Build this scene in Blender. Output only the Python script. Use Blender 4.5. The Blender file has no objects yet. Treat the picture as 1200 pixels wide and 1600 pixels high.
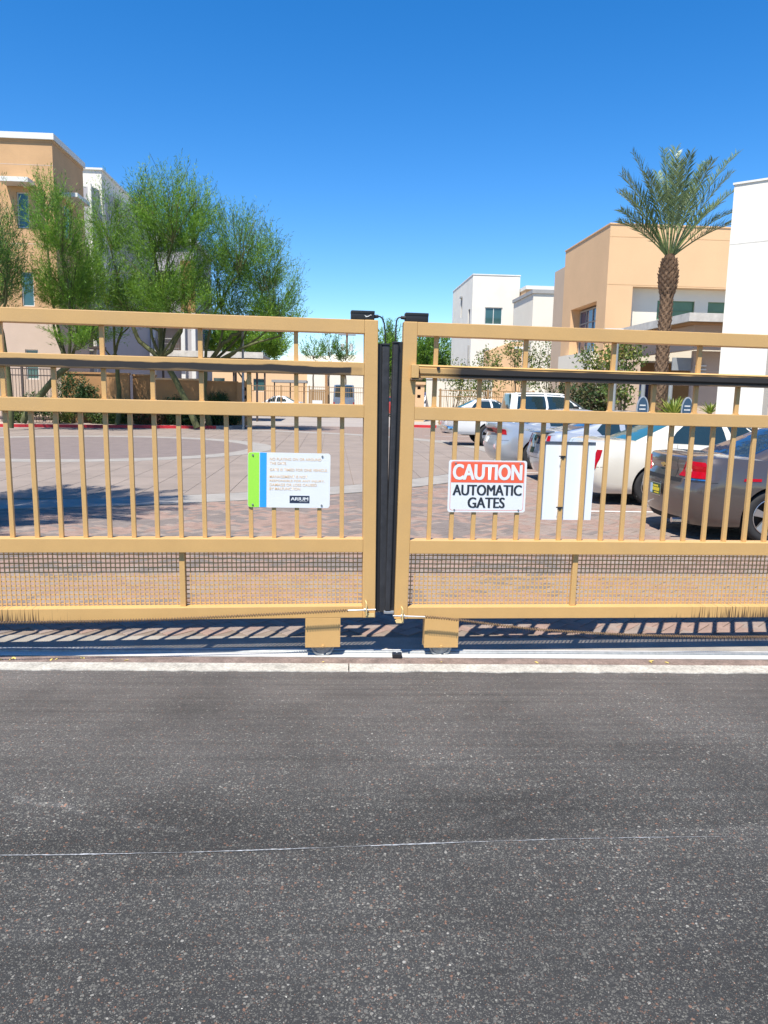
import bpy, bmesh, math, random
import numpy as np
from mathutils import Vector, Matrix, noise as mnoise
R = math.radians
PI = math.pi
random.seed(7)
rng = np.random.default_rng(11)
SC = bpy.context.scene
COL = SC.collection

# ------------------------------------------------------------------ camera, sky, sun, exposure
TH = R(4.0)                      # the whole estate is turned this much against the camera
GY = R(2.5)                      # the gate track is turned this much
cam_d = bpy.data.cameras.new('camera'); cam = bpy.data.objects.new('camera', cam_d); COL.objects.link(cam)
SC.camera = cam
cam_d.sensor_fit = 'VERTICAL'; cam_d.sensor_height = 36.0; cam_d.lens = 36.0 * 1200 / 1600
cam_d.clip_end = 3000; cam_d.clip_start = 0.05
pt, rl = R(8.576), R(1.151)
right = Vector((1, 0, 0)); fwd = Vector((0, math.cos(pt), -math.sin(pt))); dn = fwd.cross(right)
cr, sr = math.cos(rl), math.sin(rl)
cx_, cy_, cz_ = right * cr - dn * sr, -(right * sr + dn * cr), -fwd
M = Matrix((cx_, cy_, cz_)).transposed().to_4x4(); M.translation = (0, 0, 1.72)
cam.matrix_world = M

SUN = Vector((-0.20, -0.47, 1.0)).normalized()
el = math.asin(SUN.z)
wd = bpy.data.worlds.new('World'); SC.world = wd; wd.use_nodes = True
nt = wd.node_tree; nt.nodes.clear()
wo = nt.nodes.new('ShaderNodeOutputWorld'); bg = nt.nodes.new('ShaderNodeBackground'); sk = nt.nodes.new('ShaderNodeTexSky')
sk.sky_type = 'NISHITA'; sk.sun_disc = False; sk.sun_elevation = el
sk.sun_rotation = math.atan2(SUN.x, SUN.y) % (2 * PI)
sk.altitude = 1200; sk.air_density = 1.0; sk.dust_density = 0.0; sk.ozone_density = 3.0
hs = nt.nodes.new('ShaderNodeHueSaturation'); hs.inputs['Saturation'].default_value = 1.37; hs.inputs['Hue'].default_value = 0.504
nt.links.new(sk.outputs[0], hs.inputs['Color']); nt.links.new(hs.outputs[0], bg.inputs[0]); nt.links.new(bg.outputs[0], wo.inputs[0])
bg.inputs[1].default_value = 0.114
sd = bpy.data.lights.new('sun', 'SUN'); sd.energy = 5.0; sd.angle = R(0.53); sd.color = (1.0, 0.95, 0.86)
so = bpy.data.objects.new('sun', sd); COL.objects.link(so); so.rotation_euler = SUN.to_track_quat('Z', 'Y').to_euler()
SC.view_settings.view_transform = 'Standard'; SC.view_settings.look = 'None'
SC.view_settings.gamma = 1.0; SC.view_settings.use_curve_mapping = False
SC.view_settings.exposure = 0.85

# ------------------------------------------------------------------ materials
MATS = {}
def sock(n, name, val):
    if name in n.inputs: n.inputs[name].default_value = val
def mat(name, col, rough=0.7, var=0.12, scale=3.0, bump=0.0, bscale=60.0, metal=0.0, coat=0.0, spec=0.5, fine=0.0, trans=0.0, backl=0.0):
    """base colour with soft unevenness, grain and a little relief, all in object space"""
    if name in MATS: return MATS[name]
    if max(col) > 0.1: col = tuple(c * 0.84 for c in col)
    m = bpy.data.materials.new(name); m.use_nodes = True; t = m.node_tree; L = t.links
    b = t.nodes['Principled BSDF']
    sock(b, 'Roughness', rough); sock(b, 'Metallic', metal); sock(b, 'Coat Weight', coat); sock(b, 'Coat Roughness', 0.05)
    sock(b, 'Specular IOR Level', spec); sock(b, 'Transmission Weight', trans)
    tc = t.nodes.new('ShaderNodeTexCoord')
    n1 = t.nodes.new('ShaderNodeTexNoise'); n1.inputs['Scale'].default_value = scale; n1.inputs['Detail'].default_value = 6
    n1.inputs['Roughness'].default_value = 0.65
    L.new(tc.outputs['Object'], n1.inputs['Vector'])
    mr = t.nodes.new('ShaderNodeMapRange'); mr.inputs[1].default_value = 0.3; mr.inputs[2].default_value = 0.7
    mr.inputs[3].default_value = 1 - var; mr.inputs[4].default_value = 1 + var
    L.new(n1.outputs['Fac'], mr.inputs[0])
    mx = t.nodes.new('ShaderNodeVectorMath'); mx.operation = 'SCALE'
    mx.inputs[0].default_value = col[:3]; L.new(mr.outputs[0], mx.inputs['Scale'])
    out = mx.outputs[0]
    if fine:
        n2 = t.nodes.new('ShaderNodeTexNoise'); n2.inputs['Scale'].default_value = bscale * 1.5; n2.inputs['Detail'].default_value = 2
        L.new(tc.outputs['Object'], n2.inputs['Vector'])
        m2 = t.nodes.new('ShaderNodeMapRange'); m2.inputs[1].default_value = 0.35; m2.inputs[2].default_value = 0.65
        m2.inputs[3].default_value = 1 - fine; m2.inputs[4].default_value = 1 + fine
        L.new(n2.outputs['Fac'], m2.inputs[0])
        mx2 = t.nodes.new('ShaderNodeVectorMath'); mx2.operation = 'SCALE'; L.new(out, mx2.inputs[0]); L.new(m2.outputs[0], mx2.inputs['Scale'])
        out = mx2.outputs[0]
    L.new(out, b.inputs['Base Color'])
    if bump:
        nb = t.nodes.new('ShaderNodeTexNoise'); nb.inputs['Scale'].default_value = bscale; nb.inputs['Detail'].default_value = 3
        L.new(tc.outputs['Object'], nb.inputs['Vector'])
        bp = t.nodes.new('ShaderNodeBump'); bp.inputs['Strength'].default_value = 1.0; bp.inputs['Distance'].default_value = bump
        L.new(nb.outputs['Fac'], bp.inputs['Height']); L.new(bp.outputs[0], b.inputs['Normal'])
    if backl:
        tr = t.nodes.new('ShaderNodeBsdfTranslucent'); L.new(out, tr.inputs[0])
        ms = t.nodes.new('ShaderNodeMixShader'); ms.inputs[0].default_value = backl
        L.new(b.outputs[0], ms.inputs[1]); L.new(tr.outputs[0], ms.inputs[2])
        L.new(ms.outputs[0], t.nodes['Material Output'].inputs[0])
    MATS[name] = m
    return m

TAN = (0.62, 0.375, 0.14)
m_gate = mat('tan gate paint', TAN, 0.45, 0.05, 4, 0.0004, 90, fine=0.025)
m_black = mat('black steel', (0.012, 0.012, 0.014), 0.5, 0.2, 8)
m_rubber = mat('black rubber', (0.022, 0.022, 0.025), 0.6, 0.35, 14, 0.001, 60)
m_zinc = mat('galvanised steel', (0.55, 0.56, 0.57), 0.42, 0.15, 12, metal=0.75)
m_wheel = mat('grey wheel steel', (0.30, 0.31, 0.31), 0.5, 0.2, 30, metal=0.5)
m_rust = mat('rusty chain steel', (0.20, 0.125, 0.065), 0.7, 0.5, 60, metal=0.1)
m_white = mat('white sign face', (0.78, 0.80, 0.80), 0.35, 0.03, 6)
m_whiteb = mat('white board', (0.80, 0.84, 0.88), 0.35, 0.02, 6)
m_green = mat('lime strip', (0.36, 0.78, 0.07), 0.35, 0.03)
m_blue = mat('blue strip', (0.03, 0.36, 0.83), 0.35, 0.03)
m_red = mat('orange red sign panel', (0.86, 0.13, 0.06), 0.4, 0.06)
m_ink = mat('black ink', (0.02, 0.025, 0.035), 0.4, 0.05)
m_navy = mat('dark navy ink', (0.02, 0.03, 0.06), 0.4, 0.05)
m_peach = mat('pale orange ink', (0.88, 0.60, 0.34), 0.5, 0.05)
m_conc = mat('pale concrete', (0.30, 0.275, 0.245), 0.85, 0.16, 2.2, 0.001, 160, fine=0.10)
m_concw = mat('whitewashed concrete', (0.42, 0.395, 0.345), 0.85, 0.30, 6, 0.004, 50, fine=0.2)
m_concg = mat('grey concrete footing', (0.30, 0.268, 0.225), 0.85, 0.22, 3, 0.001, 120, fine=0.14)
m_slab = mat('pinkish concrete slab', (0.255, 0.205, 0.170), 0.85, 0.16, 0.9, 0.0008, 120, fine=0.08)
m_disc = mat('brown paver disc', (0.19, 0.15, 0.135), 0.85, 0.14, 2.5, 0.001, 90, fine=0.12)
m_pav = [mat('pink paver', (0.275, 0.185, 0.145), 0.85, 0.22, 5, 0.0012, 140, fine=0.14),
         mat('tan paver', (0.265, 0.205, 0.168), 0.85, 0.18, 5, 0.0012, 140, fine=0.14),
         mat('charcoal paver', (0.185, 0.150, 0.130), 0.85, 0.2, 5, 0.0012, 140, fine=0.14)]
m_joint = mat('sand joint', (0.22, 0.17, 0.13), 0.95, 0.2, 8)
m_earth = mat('desert ground', (0.30, 0.25, 0.19), 0.95, 0.2, 0.5)
m_redc = mat('red kerb paint', (0.55, 0.018, 0.025), 0.5, 0.12, 3)
m_line = mat('white line paint', (0.62, 0.60, 0.56), 0.7, 0.12, 6)
m_leaflit = mat('fallen leaf', (0.62, 0.47, 0.13), 0.7, 0.2)
# walls
m_wtan = mat('peach stucco', (0.60, 0.365, 0.185), 0.9, 0.09, 0.8, 0.004, 25, fine=0.03)
m_wpink = mat('pale pink stucco', (0.60, 0.46, 0.36), 0.9, 0.05, 0.8, 0.004, 25)
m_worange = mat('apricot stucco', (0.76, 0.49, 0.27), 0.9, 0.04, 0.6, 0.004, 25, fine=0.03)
m_wwhite = mat('cream stucco', (0.80, 0.76, 0.67), 0.9, 0.06, 0.6, 0.004, 25)
m_wwhite2 = mat('ivory stucco', (0.80, 0.74, 0.62), 0.9, 0.03, 0.6, 0.004, 25)
m_wgrey = mat('grey stucco with shade', (0.44, 0.42, 0.43), 0.9, 0.05, 0.8)  # grey stucco; the lavender shade on its faces is put into the colour
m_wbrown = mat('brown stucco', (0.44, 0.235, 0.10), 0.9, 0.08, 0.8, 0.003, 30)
m_trim = mat('white trim', (0.76, 0.75, 0.71), 0.6, 0.05)
m_greyt = mat('grey metal cap', (0.36, 0.35, 0.33), 0.6, 0.08)
m_stained = mat('weathered white fascia', (0.60, 0.57, 0.52), 0.8, 0.22, 2.5)
m_glass = mat('window glass', (0.04, 0.10, 0.10), 0.06, 0.2, 0.7, spec=0.8)
m_gglass = mat('green window blind', (0.12, 0.21, 0.11), 0.2, 0.1, 2)
m_bglass = mat('blue window glass', (0.05, 0.075, 0.17), 0.05, 0.15, 0.7, spec=0.9)
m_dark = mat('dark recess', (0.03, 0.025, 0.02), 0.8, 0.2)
m_iron = mat('brown iron fence', (0.36, 0.22, 0.10), 0.6, 0.08)
m_darkiron = mat('dark iron', (0.06, 0.045, 0.04), 0.6, 0.1)
m_pole = mat('grey painted pole', (0.30, 0.32, 0.33), 0.5, 0.08)
m_wood = mat('utility pole wood', (0.20, 0.12, 0.07), 0.9, 0.2)
# plants
m_bark = mat('green bark', (0.085, 0.09, 0.032), 0.85, 0.35, 3)
m_bark2 = mat('grey brown bark', (0.12, 0.09, 0.055), 0.9, 0.3, 3)
m_verde = [mat('palo verde leaf', (0.145, 0.30, 0.027), 0.6, 0.25, 0.8, backl=0.4),
           mat('palo verde leaf bright', (0.24, 0.41, 0.04), 0.6, 0.25, 0.8, backl=0.4),
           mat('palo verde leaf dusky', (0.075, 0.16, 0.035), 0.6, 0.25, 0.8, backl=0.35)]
m_vine = [mat('vine leaf', (0.11, 0.17, 0.035), 0.55, 0.3, 1, backl=0.3), mat('vine leaf yellowing', (0.26, 0.27, 0.05), 0.55, 0.3, 1, backl=0.3)]
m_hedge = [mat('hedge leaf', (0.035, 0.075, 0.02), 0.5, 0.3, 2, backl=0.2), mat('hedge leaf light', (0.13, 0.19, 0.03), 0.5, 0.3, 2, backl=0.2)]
m_hedger = [mat('hedge leaf olive', (0.09, 0.09, 0.03), 0.5, 0.3, 2, backl=0.2), mat('hedge leaf reddish', (0.22, 0.08, 0.035), 0.5, 0.3, 2, backl=0.2)]
m_palm = [mat('palm leaflet', (0.12, 0.185, 0.065), 0.4, 0.2, 2, backl=0.25, spec=0.7), mat('palm leaflet pale', (0.23, 0.31, 0.13), 0.4, 0.2, 2, backl=0.2, spec=0.7)]
m_stalk = mat('palm stalk', (0.17, 0.22, 0.07), 0.5, 0.2)
m_pbark = mat('palm boot', (0.27, 0.165, 0.095), 0.9, 0.35, 9, 0.004, 40)
m_pcore = mat('palm core bark', (0.075, 0.042, 0.022), 0.95, 0.3, 9, 0.004, 40)
m_agave = [mat('agave leaf', (0.22, 0.30, 0.04), 0.5, 0.25, 3, backl=0.25), mat('agave leaf pale', (0.36, 0.40, 0.08), 0.5, 0.25, 3, backl=0.25)]
# vehicles
def paint(name, col, metal=0.3, rough=0.3): return mat(name, col, rough, 0.02, 1.0, metal=metal, coat=1.0)
m_tyre = mat('tyre rubber', (0.02, 0.02, 0.021), 0.85, 0.2, 20)
m_alloy = mat('alloy rim', (0.52, 0.51, 0.52), 0.3, 0.04, metal=0.85)
m_cglass = mat('dark car glass', (0.015, 0.03, 0.035), 0.03, 0.1, 1, spec=0.9)
m_tglass = mat('teal car glass', (0.035, 0.14, 0.16), 0.04, 0.15, 1, spec=0.9)
m_bcar = mat('sky blue rear glass', (0.012, 0.03, 0.07), 0.03, 0.1, 1, spec=0.7)
m_lamp = mat('red tail lamp', (0.38, 0.002, 0.008), 0.2, 0.15, 20, spec=0.3)
m_lampc = mat('clear tail lamp lens', (0.72, 0.45, 0.43), 0.1, 0.1, 20, coat=1.0)
m_chrome = mat('chrome', (0.75, 0.76, 0.78), 0.12, 0.03, metal=1.0)
m_gap = mat('panel gap', (0.008, 0.008, 0.009), 0.8, 0.0)
m_under = mat('dark underbody', (0.012, 0.012, 0.012), 0.9, 0.1)
m_gold = mat('gold badge', (0.70, 0.50, 0.18), 0.3, 0.05, metal=0.7)
m_plate = mat('plate yellow', (0.80, 0.62, 0.03), 0.5, 0.1, 12)
m_plateg = mat('plate dark green', (0.03, 0.07, 0.02), 0.5, 0.1, 12)
m_plateb = mat('plate pale blue', (0.45, 0.62, 0.80), 0.4, 0.1, 12)

def asphalt():
    m = bpy.data.materials.new('worn asphalt'); m.use_nodes = True; t = m.node_tree; L = t.links; N = t.nodes
    b = N['Principled BSDF']; b.inputs['Roughness'].default_value = 0.82; sock(b, 'Specular IOR Level', 0.35)
    tc = N.new('ShaderNodeTexCoord')
    def mapr(src, a, c, d, e, clamp=True):
        q = N.new('ShaderNodeMapRange'); q.inputs[1].default_value = a; q.inputs[2].default_value = c
        q.inputs[3].default_value = d; q.inputs[4].default_value = e; L.new(src, q.inputs[0]); return q.outputs[0]
    def math_(op, a, c):
        q = N.new('ShaderNodeMath'); q.operation = op
        for i, s in enumerate((a, c)):
            if isinstance(s, (int, float)): q.inputs[i].default_value = s
            else: L.new(s, q.inputs[i])
        return q.outputs[0]
    def noise(scale, det=4, vec=None, rough=0.6):
        q = N.new('ShaderNodeTexNoise'); q.inputs['Scale'].default_value = scale; q.inputs['Detail'].default_value = det
        q.inputs['Roughness'].default_value = rough; L.new(vec or tc.outputs['Object'], q.inputs['Vector']); return q
    # warp so that stones are not regular
    wn = noise(90, 1); ws = N.new('ShaderNodeVectorMath'); ws.operation = 'MULTIPLY_ADD'
    L.new(wn.outputs['Color'], ws.inputs[0]); ws.inputs[1].default_value = (0.006,) * 3; L.new(tc.outputs['Object'], ws.inputs[2])
    def stones(scale, thr0, thr1, cols):
        v = N.new('ShaderNodeTexVoronoi'); v.inputs['Scale'].default_value = scale; L.new(ws.outputs[0], v.inputs['Vector'])
        sep = N.new('ShaderNodeSeparateColor'); L.new(v.outputs['Color'], sep.inputs[0])
        cr = N.new('ShaderNodeValToRGB'); cr.color_ramp.interpolation = 'CONSTANT'
        e = cr.color_ramp.elements
        while len(e) < len(cols): e.new(0.5)
        for k, (p, c) in enumerate(cols): e[k].position = p; e[k].color = (*c, 1)
        L.new(sep.outputs[0], cr.inputs[0])
        rad = math_('MULTIPLY_ADD', sep.outputs[1], 0.45)
        rad.node.inputs[2].default_value = thr0
        mask = mapr(math_('SUBTRACT', rad, v.outputs['Distance']), 0.0, thr1, 0, 1)
        return v, sep, cr.outputs[0], mask
    greys = [(0, (0.045, 0.045, 0.046)), (0.22, (0.095, 0.092, 0.085)), (0.46, (0.14, 0.135, 0.122)), (0.68, (0.185, 0.178, 0.155)),
             (0.86, (0.235, 0.225, 0.20)), (0.91, (0.23, 0.125, 0.085)), (0.975, (0.36, 0.345, 0.31))]
    v1, s1, c1, k1 = stones(86, 0.15, 0.12, greys)
    v2, s2, c2, k2 = stones(210, 0.26, 0.16, greys)
    big = noise(1.3, 5).outputs['Fac']; patch = mapr(big, 0.35, 0.65, 0, 1)
    # far side of the seam is more polished: fewer open stones
    sp = N.new('ShaderNodeSeparateXYZ'); L.new(tc.outputs['Object'], sp.inputs[0])
    seam = math_('MULTIPLY_ADD', sp.outputs[0], -0.078); seam.node.inputs[2].default_value = -2.74
    pos = math_('ADD', sp.outputs[1], seam)
    far = mapr(pos, -0.01, 0.02, 0, 1)
    farther = mapr(pos, 0.2, 1.6, 0, 1)
    binder = N.new('ShaderNodeMix'); binder.data_type = 'RGBA'
    binder.inputs[6].default_value = (0.037, 0.037, 0.0365, 1); binder.inputs[7].default_value = (0.080, 0.072, 0.068, 1); L.new(farther, binder.inputs[0])
    def mixc(fac, a, c):
        q = N.new('ShaderNodeMix'); q.data_type = 'RGBA'
        L.new(fac, q.inputs[0]) if not isinstance(fac, float) else None
        for i, s in ((6, a), (7, c)):
            if isinstance(s, tuple): q.inputs[i].default_value = s
            else: L.new(s, q.inputs[i])
        return q.outputs[2]
    col = mixc(math_('MULTIPLY', k2, mapr(farther, 0, 1, 0.72, 0.42)), binder.outputs[2], c2)
    k1f = math_('MULTIPLY', math_('MULTIPLY', k1, mapr(patch, 0, 1, 0.45, 1.15)), mapr(farther, 0, 1, 0.95, 0.55))
    col = mixc(k1f, col, c1)
    # tyre marks and fine scoring along the road
    mp = N.new('ShaderNodeMapping'); mp.inputs['Scale'].default_value = (0.25, 9.0, 1); mp.inputs['Rotation'].default_value = (0, 0, R(-3)); L.new(tc.outputs['Object'], mp.inputs[0])
    st = noise(2.2, 5, mp.outputs[0], 0.7).outputs['Fac']
    tone = math_('MULTIPLY', mapr(st, 0.3, 0.7, 0.78, 1.20), mapr(noise(0.8, 5).outputs['Fac'], 0.32, 0.68, 0.70, 1.22))
    # a darker oily sweep just beyond the seam
    dk = math_('MULTIPLY', mapr(pos, 0.02, 0.55, 0.74, 1.04), 1.0)
    near = mapr(pos, -0.9, 0.0, 0.82, 1.00)
    dk2 = N.new('ShaderNodeMix'); dk2.data_type = 'FLOAT'; L.new(far, dk2.inputs[0]); L.new(near, dk2.inputs[2]); L.new(dk, dk2.inputs[3])
    tone = math_('MULTIPLY', tone, dk2.outputs[0])
    # long fine scores across the road and two pale tyre scuffs
    mp2 = N.new('ShaderNodeMapping'); mp2.inputs['Scale'].default_value = (0.35, 26.0, 1); mp2.inputs['Rotation'].default_value = (0, 0, R(-2)); L.new(tc.outputs['Object'], mp2.inputs[0])
    sc_n = noise(1.6, 4, mp2.outputs[0], 0.6).outputs['Fac']; tone = math_('MULTIPLY', tone, mapr(math_('MULTIPLY', mapr(sc_n, 0.60, 0.68, 0, 1), farther), 0, 1, 1.0, 0.72))
    wob = noise(6, 3).outputs['Fac']
    for (a_, b_, x0, x1) in ((2.628, -0.342, -1.6, -0.45), (2.687, 0.43, 0.30, 1.15)):
        ln = math_('MULTIPLY_ADD', sp.outputs[0], -b_); ln.node.inputs[2].default_value = -a_
        dd_ = math_('ABSOLUTE', math_('ADD', math_('ADD', sp.outputs[1], ln), mapr(wob, 0.3, 0.7, -0.03, 0.03)), 0)
        m1_ = math_('MULTIPLY', mapr(dd_, 0.0, 0.035, 1, 0), math_('MULTIPLY', mapr(sp.outputs[0], x0, x0 + .3, 0, 1), mapr(sp.outputs[0], x1 - .3, x1, 1, 0)))
        m1_ = math_('MULTIPLY', m1_, mapr(noise(14, 3).outputs['Fac'], 0.4, 0.6, 0, 1)); tone = math_('MULTIPLY', tone, mapr(m1_, 0, 1, 1, 1.9))
    for (bx_, by_, br_, bt_) in ((-0.90, 4.05, 0.42, 0.80), (-0.75, 3.02, 0.40, 0.80), (0.75, 3.05, 0.38, 0.80)):
        q1 = math_('ABSOLUTE', math_('SUBTRACT', sp.outputs[0], bx_), 0); q2 = math_('MULTIPLY', math_('ABSOLUTE', math_('SUBTRACT', sp.outputs[1], by_), 0), 1.8)
        rr_ = math_('SQRT', math_('ADD', math_('MULTIPLY', q1, q1), math_('MULTIPLY', q2, q2)), 0); rr_ = math_('ADD', rr_, mapr(noise(5, 4).outputs['Fac'], 0.3, 0.7, -0.12, 0.12))
        tone = math_('MULTIPLY', tone, mapr(rr_, br_ * .2, br_, bt_, 1.0))
    blot = noise(0.9, 2).outputs['Fac']; tone = math_('MULTIPLY', tone, mapr(mapr(blot, 0.56, 0.66, 0, 1), 0, 1, 1.0, 0.80))
    sc = N.new('ShaderNodeVectorMath'); sc.operation = 'SCALE'; L.new(col, sc.inputs[0]); L.new(tone, sc.inputs['Scale'])
    L.new(sc.outputs[0], b.inputs['Base Color'])
    h = math_('ADD', math_('MULTIPLY', k1f, 1.0), math_('MULTIPLY', k2, 0.6))
    h = math_('ADD', h, math_('MULTIPLY', noise(320, 2).outputs['Fac'], 0.5))
    bp = N.new('ShaderNodeBump'); bp.inputs['Strength'].default_value = 0.9; bp.inputs['Distance'].default_value = 0.0022
    L.new(h, bp.inputs['Height']); L.new(bp.outputs[0], b.inputs['Normal'])
    return m

def stained_paint(name, mode):
    """tan paint with dirt of its own: 'drip' = vertical rust-black streaks low on the bottom rail,
    'grease' = the black worn band along the guide rail"""
    m = mat(name, TAN, 0.45, 0.05, 4, 0.0004, 90, fine=0.025)
    t = m.node_tree; L = t.links; N = t.nodes; b = N['Principled BSDF']
    base = b.inputs['Base Color'].links[0].from_socket
    tc = [n for n in N if n.type == 'TEX_COORD'][0]
    sp = N.new('ShaderNodeSeparateXYZ'); L.new(tc.outputs['Object'], sp.inputs[0])
    def mth(op, a, c, d=None):
        q = N.new('ShaderNodeMath'); q.operation = op; q.use_clamp = False
        for i, s in enumerate((a, c, d)):
            if s is None: continue
            if isinstance(s, (int, float)): q.inputs[i].default_value = s
            else: L.new(s, q.inputs[i])
        return q.outputs[0]
    def mr(s, a, c, d=0, e=1):
        q = N.new('ShaderNodeMapRange'); q.inputs[1].default_value = a; q.inputs[2].default_value = c; q.inputs[3].default_value = d; q.inputs[4].default_value = e
        L.new(s, q.inputs[0]); return q.outputs[0]
    mp = N.new('ShaderNodeMapping'); L.new(tc.outputs['Object'], mp.inputs[0])
    n = N.new('ShaderNodeTexNoise'); L.new(mp.outputs[0], n.inputs['Vector']); n.inputs['Detail'].default_value = 3
    x, z = sp.outputs[0], sp.outputs[2]
    if mode in ('drip_left', 'drip_right'):
        mp.inputs['Scale'].default_value = (120, 1, 3.0); n.inputs['Scale'].default_value = 1.0
        u0, u1 = (-1.2, -2.1) if mode == 'drip_left' else (0.9, 2.1)
        amt = mr(x, u0, u1, 0.0, 1.0)
        thr = mth('MULTIPLY_ADD', amt, -0.26, 0.80)
        depth = mr(z, 0.35, 0.275, 0.0, 0.12)
        f = mr(mth('ADD', mth('SUBTRACT', n.outputs['Fac'], thr), mth('MULTIPLY', depth, amt)), 0.0, 0.10, 0, 0.93)
        dark = (0.045, 0.028, 0.018, 1)
    else:
        mp.inputs['Scale'].default_value = (2.2, 1, 14); n.inputs['Scale'].default_value = 1.6
        zc, zh = 1.88, 0.030
        wob = mth('MULTIPLY', mth('SUBTRACT', n.outputs['Fac'], 0.5), 0.030)
        zz = mth('ADD', z, wob)
        up = mr(zz, zc + 0.012, zc + 0.020, 1, 0) if mode == 'grease_left' else mr(zz, zc + 0.024, zc + 0.034, 1, 0)
        lo = mr(zz, 1.853, 1.865, 0.62, 1.0) if mode == 'grease_left' else mr(zz, 1.845, 1.850, 0.7, 1.0)
        if mode == 'grease_left': end = mth('ADD', mr(x, 0.025, 0.035, 1, 0), mth('MULTIPLY', mr(x, 0.095, 0.105, 0.45, 0), n.outputs['Fac']))
        else: end = mth('ADD', mr(x, 0.05, 0.18, 0.0, 1), mth('MULTIPLY', n.outputs['Fac'], 0.25))
        f = mr(mth('MULTIPLY', mth('MULTIPLY', up, lo), end), 0.0, 1.0, 0, 0.97)
        dark = (0.010, 0.010, 0.012, 1)
    q = N.new('ShaderNodeMix'); q.data_type = 'RGBA'; L.new(f, q.inputs[0]); L.new(base, q.inputs[6]); q.inputs[7].default_value = dark
    L.new(q.outputs[2], b.inputs['Base Color'])
    return m

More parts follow.
